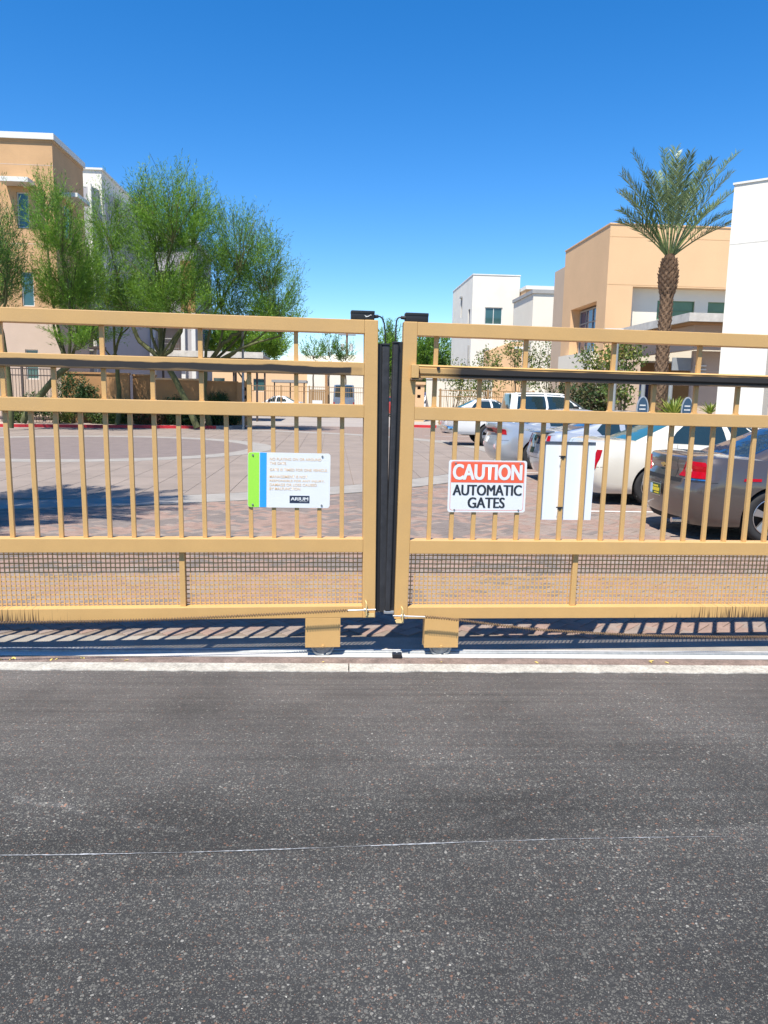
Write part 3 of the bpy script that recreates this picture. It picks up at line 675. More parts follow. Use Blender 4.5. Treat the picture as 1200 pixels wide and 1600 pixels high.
    p0 = Vector((ex + dxz + s_ * 0.024, 0.045, 2.217)); p3 = Vector((tip, 0.045, zt)); path = []
    p1 = p0 + Vector((s_ * 0.045, 0, 0.006)); p2 = p3 + Vector((-s_ * 0.004, 0, 0.10))
    for q in np.linspace(0, 1, 14): path.append(p0 * (1 - q)**3 + p1 * 3 * q * (1 - q)**2 + p2 * 3 * q * q * (1 - q) + p3 * q**3)
    b.tube(path, 0.0048, 7); b.build('cable', m_black, t, smooth=60)
    # wheel carrier
    wc = -0.128 if left else 0.105; b = MB(); b.box(wc - 0.115, wc + 0.115, 0.0, 0.010, 0.070, 0.2695); b.box(wc - 0.115, wc - 0.107, 0.010, 0.085, 0.075, 0.2695); b.box(wc + 0.107, wc + 0.115, 0.010, 0.085, 0.075, 0.2695); b.box(wc - .115, wc + .115, .075, .085, .075, .2695)
    pl = b.build('wheel_housing', m_gate, t, bevel=0.002)
    b = MB(); b.box(wc - 0.008, wc + 0.008, -0.010, -0.0005, 0.072, 0.088); b.build('bolt', m_gate, pl, bevel=0.003)
    b = MB(); b.lathe([(0.012, 0.018), (0.030, 0.020), (0.034, 0.026), (0.060, 0.026), (0.066, 0.018), (0.0775, 0.017), (0.0775, 0.028), (0.070, 0.036), (0.0775, 0.044), (0.0775, 0.055), (0.012, 0.055), (0.012, 0.018)], 40, 'y', (wc, 0, 0.0775 + 0.002))
    wh = b.build('wheel', m_wheel, t, smooth=35)
    b = MB(); b.lathe([(0.0005, 0.010), (0.011, 0.010), (0.013, 0.014), (0.013, 0.060), (0.0005, 0.060)], 12, 'y', (wc, 0, 0.0775 + 0.002)); b.build('hub', m_dark, wh, smooth=35)
    # tension rod, eye bracket and chain
    if left: bu, bz, pts = 0.150, 0.338, [(0.03, 0.336), (-0.30, 0.322), (-0.62, 0.309), (-1.1, 0.291), (-1.6, 0.282), (-2.3, 0.281), (-3.2, 0.285), (-4.3, 0.31)]
    else: bu, bz, pts = -0.170, 0.306, [(-0.02, 0.300), (0.12, 0.288), (0.40, 0.250), (0.70, 0.212), (1.05, 0.186), (1.45, 0.164), (2.0, 0.148), (2.6, 0.145), (3.4, 0.16), (4.3, 0.20)]
    yb = -0.056
    b = MB(); b.box(bu - 0.004, bu + 0.004, -0.072, 0.0, bz - 0.035, bz + 0.05)
    b.box(bu - (0.0 if left else 0.040), bu + (0.055 if left else 0.012), -0.048, 0.0, bz - 0.050, bz - 0.043)
    b.box(bu - (0.0 if left else 0.040), bu + (0.055 if left else 0.012), -0.052, -0.047, bz - 0.050, bz - 0.022)
    br = b.build('eye_bracket', mat('yellowed bracket paint', (0.72, 0.53, 0.24), 0.5, 0.12, 12), t, bevel=0.0015)
    b = MB(); s_ = 1 if left else -1
    e0 = (bu + s_ * 0.062, yb, bz + 0.002); e1 = (pts[0][0], yb, pts[0][1]); b.tube([e0, e1], 0.0052, 8)
    q0 = Vector(e0); q1 = Vector(e1); dd = (q1 - q0).normalized()
    for dist, rr in ((0.052, 0.012), (0.068, 0.012)):
        c_ = q0 + dd * dist; b.tube([c_, c_ + dd * 0.009], rr, 6)
    b.build('tension_rod', m_zinc, br, smooth=40)
    # twisted coil chain: one long helix of wire round the pulling line
    b = MB(); P = [Vector((p[0], yb, p[1])) for p in pts]; path = []; ph = 0.0
    for a, c_ in zip(P, P[1:]):
        ln = (c_ - a).length; n = max(2, int(ln / 0.0019)); dr = (c_ - a).normalized(); nz = Vector((-dr.z, 0, dr.x)); ny = Vector((0, 1, 0))
        for k in range(n):
            ph += (ln / n) / 0.0170 * 2 * PI; path.append(a.lerp(c_, k / n) + nz * 0.0088 * math.sin(ph) + ny * 0.0062 * math.cos(ph))
    b.tube(path, 0.0031, 4); b.tube(P, 0.0022, 5)
    b.build('chain', m_rust, t)
    return t
gl = gate('left'); gr_ = gate('right')

# ------------------------------------------------------------------ signs on the gates (flat things of their own, bolted to the pickets)
def rrect(x0, x1, z0, z1, r, n=5):
    P = []
    for cx, cz, a0 in ((x1 - r, z1 - r, 0), (x0 + r, z1 - r, 90), (x0 + r, z0 + r, 180), (x1 - r, z0 + r, 270)):
        for k in range(n + 1): a = R(a0 + 90 * k / n); P.append((cx + r * math.cos(a), cz + r * math.sin(a)))
    return P
def text(s, x, z, h, m, parent, name='lettering', width=None, bold=0.0, y=-0.0045, align='LEFT', spacing=1.0):
    cu = bpy.data.curves.new('t', 'FONT'); cu.body = s; cu.size = 1.0; cu.align_x = align; cu.offset = bold; cu.space_character = spacing; cu.extrude = 0.0
    cu.resolution_u = 4
    to = bpy.data.objects.new('t', cu); COL.objects.link(to); bpy.context.view_layer.update()
    me = bpy.data.meshes.new_from_object(to.evaluated_get(bpy.context.evaluated_depsgraph_get())); bpy.data.objects.remove(to); bpy.data.curves.remove(cu)
    co = np.array([v.co[:] for v in me.vertices]); hx0, hx1 = co[:, 0].min(), co[:, 0].max(); hz0, hz1 = co[:, 1].min(), co[:, 1].max()
    k = h / (hz1 - hz0) if h > 0 else 1
    kx = k if width is None else width / (hx1 - hx0)
    for v in me.vertices: v.co = ((v.co.x - hx0) * kx + x, y, (v.co.y - hz0) * k + z)
    me.name = name; me.materials.clear(); me.materials.append(m); o = link(bpy.data.objects.new(name, me)); o.parent = parent; return o
def place_sign(name, label, cat, gate_obj, u, v, yoff, lean=0.0):
    """a thing hung in front of a gate leaf: same axes as the leaf, origin at its lower left corner"""
    t = thing(name, label, cat, world=(0, 0, 0)); bpy.context.view_layer.update()
    t.matrix_world = gate_obj.matrix_world @ Matrix.Translation((u, yoff, v)) @ Matrix.Rotation(lean, 4, 'Y'); return t
def lfit(px_w): return px_w
# left sign
WL, HL = 0.522, 0.352
s = place_sign('notice_sign', 'white notice board with lime and blue stripes and pale orange lettering on the left gate', 'sign', gl, -4.205 * S - 0.012 * 0, 1.000, 0.029, R(0.35))
b = MB(); b.extrude_xz(rrect(0, WL, 0, HL, 0.018), -0.003, 0.0); b.build('panel', m_white, s)
b = MB(); P = [p for p in rrect(0.0015, 0.3, 0.0015, HL - 0.0015, 0.017) if p[0] < 0.10]
P = rrect(0.0015, 0.3, 0.0015, HL - 0.0015, 0.017); P = [p for p in P if p[0] < 0.06]; P = [(0.072, HL - 0.0015)] + P + [(0.072, 0.0015)]
b.extrude_xz(P, -0.0038, -0.0031); b.build('lime_stripe', m_green, s)
b = MB(); b.box(0.0755, 0.118, -0.0038, -0.0031, 0.0015, HL - 0.0015); b.build('blue_stripe', m_blue, s)
lines = [('NO PLAYING ON OR AROUND', 0.303, 0.327), ('THE GATE.', 0.276, 0.107), ('GATE IS TIMED FOR ONE VEHICLE.', 0.235, 0.368), ('MANAGEMENT IS NOT', 0.191, 0.240), ('RESPONSIBLE FOR ANY INJURY,', 0.163, 0.350), ('DAMAGE OR LOSS CAUSED', 0.139, 0.300), ('BY MALFUNCTION.', 0.113, 0.200)]
for tx, z, w_ in lines: text(tx, 0.137, z, 0.0175, m_peach, s, width=w_, bold=0.006)
b = MB(); b.box(0.265, 0.392, -0.0038, -0.0031, 0.030, 0.078); lg = b.build('logo_plate', m_navy, s)
for k, dx in enumerate((-.0012, 0, .0012)): text('ARIUM', 0.273 + dx, 0.047, 0.021, m_white, s, width=0.110, y=-0.0044 - k * .00015)
text('APARTMENTS', 0.326, 0.038, 0.0045, m_white, s, width=0.055)
for (x, z) in ((0.031, 0.018), (0.031, HL - 0.018), (WL - 0.052, 0.018), (WL - 0.052, HL - 0.018)):
    b = MB(); b.lathe([(0.0005, -0.0085), (0.005, -0.0085), (0.0065, -0.0055), (0.0065, -0.003)], 10, 'y', (x, 0, z)); b.build('bolt', m_wheel, s, smooth=40)
# right caution sign
WR, HR = 0.520, 0.342
s = place_sign('caution_sign', 'red and white automatic gates warning board bolted to the right gate pickets', 'sign', gr_, 0.80 * S, 0.985, 0.029, R(-0.25))
b = MB(); b.extrude_xz(rrect(0, WR, 0, HR, 0.017), -0.003, 0.0); b.build('panel', m_white, s)
b = MB(); P = rrect(0.018, WR - 0.018, 0.10, HR - 0.012, 0.014); P = [p for p in P if p[1] > 0.2]; P = [(WR - 0.018, 0.196)] + P + [(0.018, 0.196)]
b.extrude_xz(P, -0.0036, -0.0031); b.build('red_field', m_red, s)
b = MB(); o1 = rrect(0.014, WR - 0.014, 0.012, HR - 0.008, 0.016); o2 = rrect(0.0165, WR - 0.0165, 0.0145, HR - 0.0105, 0.0145); n = len(o1)
for k in range(n):
    j = (k + 1) % n; b.quad((o1[k][0], -0.0034, o1[k][1]), (o1[j][0], -0.0034, o1[j][1]), (o2[j][0], -0.0034, o2[j][1]), (o2[k][0], -0.0034, o2[k][1]))
b.build('border_line', m_red, s)
for k, dx in enumerate((-0.003, 0.0, 0.003)): text('CAUTION', 0.030 + dx, 0.213, 0.104, m_white, s, width=0.458, bold=0.018, y=-0.0044 - k * .00015)
for k, dx in enumerate((-0.0032, -0.0011, 0.0011, 0.0032)):        # heavy letters: the same stroke laid side by side
    text('AUTOMATIC', 0.033 + dx, 0.112, 0.070, m_ink, s, width=0.456, y=-0.0044 - k * .00015)
    text('GATES', 0.135 + dx, 0.029, 0.070, m_ink, s, width=0.244, y=-0.0044 - k * .00015)
for (x, z) in ((0.045, 0.016), (0.045, HR - 0.020), (WR - 0.045, 0.016), (WR - 0.045, HR - 0.020)):
    b = MB(); b.lathe([(0.0005, -0.0075), (0.0045, -0.0075), (0.006, -0.005), (0.006, -0.003)], 10, 'y', (x, 0, z)); b.build('bolt', m_wheel, s, smooth=40)
# blank board seen from behind
WB, HB = 0.352, 0.500
s = place_sign('blank_board', 'plain white back of a tall board wired behind the right gate pickets', 'sign', gr_, 5.10 * S + 0.006, 0.935, 0.063, R(0.0))
b = MB(); b.extrude_xz([(0, 0), (WB, 0), (WB + .005, HB), (0.005, HB)], 0.0, 0.010); b.build('panel', m_whiteb, s)
b = MB(); b.box(-0.005, WB + 0.006, 0.004, 0.030, HB + 0.0005, HB + 0.022); b.build('top_edge', m_greyt, s, bevel=0.002)
for z in (0.425, 0.085):
    b = MB(); b.box(0.098, 0.142, -0.034, -0.0295, z, z + 0.007); b.box(0.108, 0.132, -0.034, -0.0295, z - 0.012, z); b.build('clamp', m_black, s)

# ------------------------------------------------------------------ litter on the ground
def chips():
    t = None; b = MB(); cols = []
    oct_ = [(1, 0, 0), (0, 1, 0), (-1, 0, 0), (0, -1, 0), (0, 0, 0.8), (0, 0, -0.4)]
    fs = [(0, 1, 4), (1, 2, 4), (2, 3, 4), (3, 0, 4), (1, 0, 5), (2, 1, 5), (3, 2, 5), (0, 3, 5)]
    for k in range(6000):
        y = 1.2 + 3.4 * random.random() ** 1.3; x = random.uniform(-0.62, 0.62) * y
        if y > KF + x * math.tan(GY) - 0.01: continue
        big = random.random() < 0.012
        r = random.uniform(0.0012, 0.0028) * (1.9 if big else 1); a = random.uniform(0, 6.28); sx, sy, sz = random.uniform(.7, 1.4), random.uniform(.5, 1), random.uniform(.35, .6)
        n = len(b.v)
        for p in oct_:
            px_, py_ = p[0] * sx * r, p[1] * sy * r; j = random.uniform(.8, 1.2)
            b.v.append((x + (px_ * math.cos(a) - py_ * math.sin(a)) * j, y + (px_ * math.sin(a) + py_ * math.cos(a)) * j, 0.0008 + p[2] * sz * r))
        q = random.random(); mi = 0 if q < 0.52 else 1 if q < 0.88 else 2 if q < 0.93 else 3
        for f in fs: b.f.append(tuple(n + i for i in f)); b.m.append(mi)
    me = fastmesh('stone_chips', b.v, b.f, b.m, [mat('chip grey', (0.16, 0.155, 0.14), .8, .2), mat('chip buff', (0.30, 0.28, 0.23), .8, .2), mat('chip white', (0.55, 0.53, 0.48), .7, .1), mat('chip rust', (0.30, 0.13, 0.08), .8, .2)])
    o = link(bpy.data.objects.new('stone_chips', me)); tag(o, 'tiny loose stone chips scattered over the asphalt road', 'gravel', kind='stuff')
chips()
def leaf_mesh():
    b = MB(); L_, W_ = 0.022, 0.008
    pts = [(-L_, 0, 0), (-L_ * .4, W_, 0.004), (L_ * .4, W_ * .8, 0.005), (L_, 0, 0.001), (L_ * .4, -W_ * .8, 0.003), (-L_ * .4, -W_, 0.003)]
    c = (0, 0, 0.001); n = len(b.v); b.v += pts + [c]
    for k in range(6): b.f.append((k, (k + 1) % 6, 6)); b.m.append(0)
    return b.mesh('fallen_leaf', m_leaflit)
lm = leaf_mesh(); first = True
spots = [(43, 0.185), (65, 0.17), (82, 0.18), (84, 0.20), (143, 0.175), (150, 0.19), (187, 0.21), (234, 0.18), (257, 0.17), (896, 0.17), (1081, 0.19), (1084, 0.21), (1106, 0.18), (745, 0.17), (560, 0.16)]
for k, (pxx, dy) in enumerate(spots):
    x = (pxx - 600) / 1200 * 5.0; o = link(bpy.data.objects.new('fallen_leaf', lm)); y = KF + dy
    o.location = (x * math.cos(GY) - y * math.sin(GY), x * math.sin(GY) + y * math.cos(GY), 0.0075); sc_ = random.uniform(.5, 1.15); o.scale = (sc_,) * 3; o.rotation_euler = (random.uniform(-.2, .2), random.uniform(-.2, .2), random.uniform(0, 6))
    tag(o, 'small dry yellow leaf lying in the dirt strip by the pale kerb', 'leaf', 'dry leaves along the gate track')

# ------------------------------------------------------------------ buildings
def wall(b, axis, c, a0, a1, z0, z1, holes=(), d=0.15, mi=0):
    """a wall sheet with real openings; axis 'w' = faces the gate, axis 'u' = faces across; reveals go d deep (sign of d = direction)"""
    As = sorted({a0, a1, *[h[0] for h in holes], *[h[1] for h in holes]}); Zs = sorted({z0, z1, *[h[2] for h in holes], *[h[3] for h in holes]})
    P = (lambda a, z, o=0: (a, c + o, z)) if axis == 'w' else (lambda a, z, o=0: (c + o, a, z))
    for i in range(len(As) - 1):
        for j in range(len(Zs) - 1):
            am, zm = (As[i] + As[i + 1]) / 2, (Zs[j] + Zs[j + 1]) / 2
            if any(h[0] < am < h[1] and h[2] < zm < h[3] for h in holes): continue
            b.quad(P(As[i], Zs[j]), P(As[i + 1], Zs[j]), P(As[i + 1], Zs[j + 1]), P(As[i], Zs[j + 1]), mi)
    for h in holes:
        q = [(h[0], h[2]), (h[1], h[2]), (h[1], h[3]), (h[0], h[3])]
        for k in range(4):
            e, f = q[k], q[(k + 1) % 4]; b.quad(P(*e), P(*f), P(*f, d), P(*e, d), mi)
def window(par, axis, c, h, mull=(), trans=(), fm=m_trim, gm=m_glass, fw=0.05, name='window'):
    """frame with panes set back at c"""
    b = MB(); a0, a1, z0, z1 = h; dd = 0.03
    def bx(x0, x1, y0, y1):
        if axis == 'w': b.box(x0, x1, c - dd, c + dd, y0, y1)
        else: b.box(c - dd, c + dd, x0, x1, y0, y1)
    bx(a0, a0 + fw, z0, z1); bx(a1 - fw, a1, z0, z1); bx(a0 + fw, a1 - fw, z0, z0 + fw); bx(a0 + fw, a1 - fw, z1 - fw, z1)
    xs = [a0 + fw] + [m for m in mull] + [a1 - fw]
    for m in mull: bx(m - fw * .4, m + fw * .4, z0 + fw, z1 - fw)
    zs = [z0 + fw] + list(trans) + [z1 - fw]
    for tz in trans:
        for i in range(len(xs) - 1): bx(xs[i] + fw * .4, xs[i + 1] - fw * .4, tz - fw * .35, tz + fw * .35)
    f = b.build(name, fm, par)
    for i in range(len(xs) - 1):
        for j in range(len(zs) - 1):
            p = MB()
            if axis == 'w': p.box(xs[i], xs[i + 1], c + 0.008, c + 0.016, zs[j], zs[j + 1])
            else: p.box(c + 0.008, c + 0.016, xs[i], xs[i + 1], zs[j], zs[j + 1])
            p.build('pane', gm, f)
    return f
def part(name, m, par, *boxes, **k):
    b = MB()
    for q in boxes: b.box(*q)
    return b.build(name, m, par, **k)

# left: peach three storey building
B = thing('apartment_building', 'peach stucco three storey building with white roof cap and awnings at far left', 'building', (-18, 40))
W0 = 40.0; UR = -13.50
hol = [(-15.27, -14.72, 9.45, 11.10), (-15.25, -14.66, 5.75, 7.38), (-15.22, -14.6, 2.2, 3.66)]
b = MB(); wall(b, 'w', W0, -22, UR, 5.0, 13.55, hol[:2], 0.12); wall(b, 'u', UR, W0, 44.6, 5.0, 13.55, [(41.35, 42.6, 9.3, 10.9), (41.5, 42.6, 5.9, 7.4)], -0.12)
b.quad((-22, W0, 13.5), (UR, W0, 13.5), (UR, 44.6, 13.5), (-22, 44.6, 13.5)); b.quad((-22, 44.6, 0), (UR, 44.6, 0), (UR, 44.6, 13.5), (-22, 44.6, 13.5)); b.quad((-22, W0, 0), (-22, 44.6, 0), (-22, 44.6, 13.5), (-22, W0, 13.5))
b.build('upper_wall', m_wtan, B)
b = MB(); wall(b, 'w', W0, -22, UR, 0.0, 5.0, hol[2:], 0.12); wall(b, 'u', UR, W0, 44.6, 0.0, 5.0); b.build('lower_wall', m_wpink, B)
part('roof_cap', m_trim, B, (-22.1, UR + 0.12, W0 - 0.12, 44.7, 13.52, 13.80)); part('soffit', m_wtan, B, (-22.0, UR + 0.02, W0 - 0.02, 44.65, 13.40, 13.519))
for h in hol: window(B, 'w', W0 + 0.10, h)
window(B, 'u', UR - 0.10, (41.35, 42.6, 9.3, 10.9)); window(B, 'u', UR - 0.10, (41.5, 42.6, 5.9, 7.4))
part('awning', m_trim, B, (-15.72, -14.38, W0 - 0.9, W0 - 0.003, 11.36, 11.58), bevel=0.01); part('awning', m_trim, B, (UR + 0.003, UR + 0.8, 41.0, 43.0, 11.2, 11.4), bevel=0.01)
for zz in (12.35, 8.7): part('control_joint', m_wpink, B, (-22, UR, W0 - 0.004, W0 - 0.001, zz, zz + 0.03))
# cream and grey block behind it
B = thing('apartment_building', 'cream upper block with grey lower wing and dark balconies, behind the peach building', 'building', (-13.5, 52))
b = MB(); b.box(-20, -14.60, 52, 60, 9, 15.4); b.build('cream_block', m_wwhite, B)
b = MB(); b.prism([(-15.95, 51.2), (-15.0, 51.2), (-12.9, 58.6), (-12.9, 62), (-15.95, 62)], 0, 14.2); b.build('grey_wing', m_wgrey, B)
part('roof_cap', m_trim, B, (-20.1, -14.5, 51.9, 60.1, 15.40, 15.52)); part('cream_return', m_wwhite, B, (-15.18, -14.98, 51.0, 51.19, 0, 14.35))
for z in (9.2, 5.2):
    r = part('balcony', m_darkiron, B, (-15.9, -14.4, 50.1, 51.1, z - 0.9, z - 0.75), (-15.9, -14.4, 50.1, 50.14, z + 0.1, z + 0.15))
    b = MB()
    for k in range(13): b.box(-15.88 + k * .12, -15.86 + k * .12, 50.1, 50.13, z - 0.75, z + 0.1)
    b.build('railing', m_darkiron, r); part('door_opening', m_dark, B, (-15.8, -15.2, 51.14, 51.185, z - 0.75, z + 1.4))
# grey building with balconies through the trees
B = thing('apartment_building', 'grey and white building with orange columns and railed balcony glimpsed beneath the big trees', 'building', (-12.5, 58))
W1 = 58.0
b = MB(); wall(b, 'w', W1, -16.3, -10.0, 0, 12.3, [(-12.75, -11.0, 4.5, 7.0), (-15.9, -15.0, 4.4, 6.6), (-12.6, -11.2, 8.2, 10.3)], 1.2); b.quad((-16.3, W1, 12.3), (-10, W1, 12.3), (-10, 66, 12.3), (-16.3, 66, 12.3)); b.quad((-10, W1, 0), (-10, 66, 0), (-10, 66, 12.3), (-10, W1, 12.3)); b.quad((-16.3, 66, 0), (-10, 66, 0), (-10, 66, 12.3), (-16.3, 66, 12.3)); b.quad((-16.3, W1, 0), (-16.3, 66, 0), (-16.3, 66, 12.3), (-16.3, W1, 12.3)); b.build('wall', m_wgrey, B)
part('room_back', m_wpink, B, (-16.2, -10.1, W1 + 1.2, W1 + 1.3, 0.1, 12.2))
for u in (-14.75,): part('orange_column', m_wbrown, B, (u, u + 0.5, W1 - 0.35, W1 - 0.003, 0, 7.2))
for u in (-13.1, -10.95, -10.2): part('white_column', m_trim, B, (u, u + 0.28, W1 - 0.3, W1 - 0.003, 0, 7.4))
part('roof_cap', m_trim, B, (-13.8, -9.8, W1 - 0.3, 66.1, 12.3, 12.62)); part('brown_bay', m_wbrown, B, (-10.9, -9.9, W1 - .31, W1 - .004, 7.4, 11.0))
for u0, u1, z in ((-12.8, -10.98, 4.5), (-16.0, -14.9, 4.4)):
    r = part('balcony', m_greyt, B, (u0, u1, W1 - 0.9, W1 - 0.003, z - 0.16, z), (u0, u1, W1 - 0.9, W1 - 0.86, z + 0.95, z + 1.02), (u0, u1, W1 - .89, W1 - .87, z + .62, z + .65), (u0, u1, W1 - .89, W1 - .87, z + .30, z + .33))
    b = MB(); n = 12
    for k in range(n + 1): b.box(u0 + (u1 - u0) * k / n, u0 + (u1 - u0) * k / n + 0.03, W1 - 0.89, W1 - 0.87, z, z + 0.95)
    b.build('railing', m_darkiron, r)
# carport with long pale fascia
B = thing('carport', 'long low carport with pale beige fascia and dark posts behind the stucco wall', 'carport', (-7.5, 48))
part('fascia', m_stained, B, (-10.95, -4.20, 47.9, 48.1, 3.84, 4.20)); part('roof', m_greyt, B, (-10.9, -4.2, 48.1, 53.5, 3.98, 4.10))
for u in (-10.4, -8.2, -6.0, -4.7): part('post', m_darkiron, B, (u, u + 0.12, 48.6, 48.72, 0, 3.98))
part('beam', m_dark, B, (-10.9, -4.25, 48.6, 48.75, 3.55, 3.98))

# garden walls along the planting bed
def gwall(label, u0, u1, w, h, m, cap=True, w2=None, capm=None, pier=False, sq=False):
    t = thing('garden_wall', label, 'wall', ((u0 + u1) / 2, w)); w2 = w if w2 is None else w2
    b = MB(); b.prism([(u0, w), (u1, w2), (u1, w2 + 0.2), (u0, w + 0.2)], 0.12, h); b.build('wall', m, t)
    if cap: b = MB(); b.prism([(u0 - .03, w - .05), (u1 + .03, w2 - .05), (u1 + .03, w2 + 0.25), (u0 - .03, w + 0.25)], h + 0.001, h + 0.09); b.build('coping', capm or m, t)
    return t
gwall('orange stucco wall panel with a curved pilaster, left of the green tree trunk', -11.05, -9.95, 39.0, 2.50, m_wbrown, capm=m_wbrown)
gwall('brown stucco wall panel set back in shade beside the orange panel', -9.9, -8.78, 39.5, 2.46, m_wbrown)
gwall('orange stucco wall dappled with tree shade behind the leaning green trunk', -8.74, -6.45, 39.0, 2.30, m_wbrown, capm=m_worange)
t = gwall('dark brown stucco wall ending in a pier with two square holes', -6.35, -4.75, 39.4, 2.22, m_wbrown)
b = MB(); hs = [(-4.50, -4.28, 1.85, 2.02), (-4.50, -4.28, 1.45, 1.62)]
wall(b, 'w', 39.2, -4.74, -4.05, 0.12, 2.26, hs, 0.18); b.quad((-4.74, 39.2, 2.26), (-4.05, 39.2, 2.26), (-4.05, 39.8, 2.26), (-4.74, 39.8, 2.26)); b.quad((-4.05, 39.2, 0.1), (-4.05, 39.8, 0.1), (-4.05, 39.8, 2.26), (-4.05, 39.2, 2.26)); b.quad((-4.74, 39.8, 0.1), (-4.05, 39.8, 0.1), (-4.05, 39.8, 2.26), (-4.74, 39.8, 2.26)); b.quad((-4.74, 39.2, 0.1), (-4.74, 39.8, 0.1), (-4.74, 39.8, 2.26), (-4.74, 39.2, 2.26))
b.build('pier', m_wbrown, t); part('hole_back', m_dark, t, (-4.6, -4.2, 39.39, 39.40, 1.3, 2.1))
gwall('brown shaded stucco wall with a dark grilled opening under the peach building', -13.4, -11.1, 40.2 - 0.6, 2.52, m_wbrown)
def ironfence(name, label, u0, u1, w, z0, z1, m, n, posts=(), rails=(0.93, 0.72), group=None, th_=0.02):
    t = thing(name, label, 'fence', ((u0 + u1) / 2, w), group=group); H_ = z1 - z0
    part('rail', m, t, (u0, u1, w - .025, w + .025, z1 - 0.05, z1)); part('rail', m, t, (u0, u1, w - .025, w + .025, z0 + H_ * rails[1], z0 + H_ * rails[1] + 0.05)); part('rail', m, t, (u0, u1, w - .025, w + .025, z0 + 0.12, z0 + .17))
    b0 = MB(); b0.box(-th_ / 2, th_ / 2, -th_ / 2, th_ / 2, z0, z1 - 0.051); me = b0.mesh('picket', m, (0, 0, 0))
    for k in range(n):
        o = link(bpy.data.objects.new('picket', me)); o.parent = t; o.location = (u0 + (u1 - u0) * (k + .5) / n - (u0 + u1) / 2, -0.0, 0)
    for p in posts: part('post', m, t, (p - .05, p + .05, w - .05, w + .05, z0, z1 + 0.06))
    return t
ironfence('iron_fence', 'dark iron fence in front of the pale pink wall base at far left', -18.5, -13.45, 38.9, 0.12, 2.72, m_darkiron, 34, (-16.6, -15.0, -13.5), rails=(0.9, 0.86))
ironfence('iron_fence', 'tan iron fence across the far drive in front of the parked vehicles', -6.2, 3.2, 60, 0.0, 2.34, m_iron, 60, (-3.9, -1.75, -0.3, 0.95, 2.6), rails=(0.9, 0.82), th_=0.018)
ironfence('iron_fence', 'tan iron fence with shrubs growing through it behind the white pickup', 6.2, 11.9, 45, 0.13, 2.16, m_iron, 44, (6.3, 9.1, 11.8), rails=(0.9, 0.80))
# low timber-look gate panels in the far fence
t = thing('fence_gate', 'tan panelled gate in the far fence with a pale notice at its foot', 'gate', (-1.0, 59.8))
part('gate_frame', m_iron, t, (-1.72, -0.32, 59.70, 59.78, 2.02, 2.12), (-1.72, -1.62, 59.70, 59.78, 0.05, 2.019), (-0.42, -0.32, 59.70, 59.78, 0.05, 2.019))
for k in range(8): part('slat', m_iron, t, (-1.60 + k * 0.147, -1.475 + k * 0.147, 59.72, 59.75, 0.1, 2.0))
part('notice', m_white, t, (-1.5, -0.75, 59.66, 59.69, 0.85, 1.30))
# far buildings across the centre
B = thing('far_building', 'long low beige building with a cream wing, far across the centre behind the fence', 'building', (-6, 100))
b = MB(); wall(b, 'w', 100, -26, -3.2, 0, 5.9, [(-20, -18.6, 2.0, 3.6), (-15, -13.6, 2.0, 3.6), (-10, -8.6, 2.0, 3.6)], 0.3); b.box(-26, -3.2, 100.4, 112, 0, 5.89); b.build('beige_wall', m_worange, B)
for a in (-20, -15, -10): window(B, 'w', 100.2, (a, a + 1.4, 2.0, 3.6))
b = MB(); b.box(-3.19, 6.8, 99.6, 112, 0, 5.8); b.build('cream_wall', m_wwhite2, B)
part('parapet', m_wwhite2, B, (-5.8, -0.3, 101, 112, 5.9, 6.7), (-0.2, 3.6, 101, 112, 5.81, 6.9)); part('downpipe', m_wbrown, B, (-0.9, -0.6, 99.4, 99.58, 0, 5.8))
part('dark_band', m_dark, B, (5.6, 12.5, 98.5, 98.9, 3.0, 4.0)); part('rear_wing', m_wwhite2, B, (6.81, 14, 99, 112, 0, 5.4))
B = thing('carport', 'dark flat carport roof over parked cars in the far centre left', 'carport', (-6.5, 72))
part('roof', m_greyt, B, (-12.5, -5.7, 71, 76, 4.35, 4.6)); part('roof', m_greyt, B, (-6.1, -2.6, 79, 84, 2.9, 3.15))
for u in (-12, -9, -6.2): part('post', m_darkiron, B, (u, u + .15, 71.5, 71.65, 0, 4.35))
for u in (-5.9, -4.3, -2.9): part('post', m_darkiron, B, (u, u + .12, 79.5, 79.62, 0, 2.9))

# right: orange building with recessed window, cream lower storey and porch
B = thing('clubhouse', 'apricot stucco two storey clubhouse with recessed blue windows behind the palm', 'building', (14, 33))
U0 = 11.61
b = MB(); Hh = 9.05
hb = [(34.2, 37.9, 3.85, 6.06)]
wall(b, 'u', U0, 33, 39.3, 2.9, Hh, hb, 0.55); b.quad((U0, 33, Hh), (22, 33, Hh), (22, 39.3, Hh), (U0, 39.3, Hh)); b.quad((U0, 39.3, 0), (22, 39.3, 0), (22, 39.3, Hh), (U0, 39.3, Hh)); b.quad((22, 33, 0), (22, 39.3, 0), (22, 39.3, Hh), (22, 33, Hh))
wall(b, 'w', 33, U0, 12.74, 0, 6.55); wall(b, 'w', 33, U0, 22, 6.55, Hh); wall(b, 'u', U0, 33, 39.3, 0, 2.9); b.quad((12.74, 33, 6.55), (22, 33, 6.55), (22, 33.45, 6.55), (12.74, 33.45, 6.55)); b.quad((12.74, 33, 0), (12.74, 33, 6.55), (12.74, 33.45, 6.55), (12.74, 33.45, 0))
b.build('apricot_wall', m_worange, B)
window(B, 'u', U0 + 0.45, (34.35, 37.75, 3.87, 5.98), mull=(35.1, 35.9, 36.8), trans=(4.55, 5.35), fm=m_greyt, gm=m_bglass, fw=0.07)
b = MB(); wall(b, 'w', 33.45, 12.75, 22, 3.4, 6.55, [(14.05, 15.72, 5.25, 6.06), (16.32, 19, 5.3, 6.06)], 0.12); b.build('cream_storey', m_wwhite2, B)
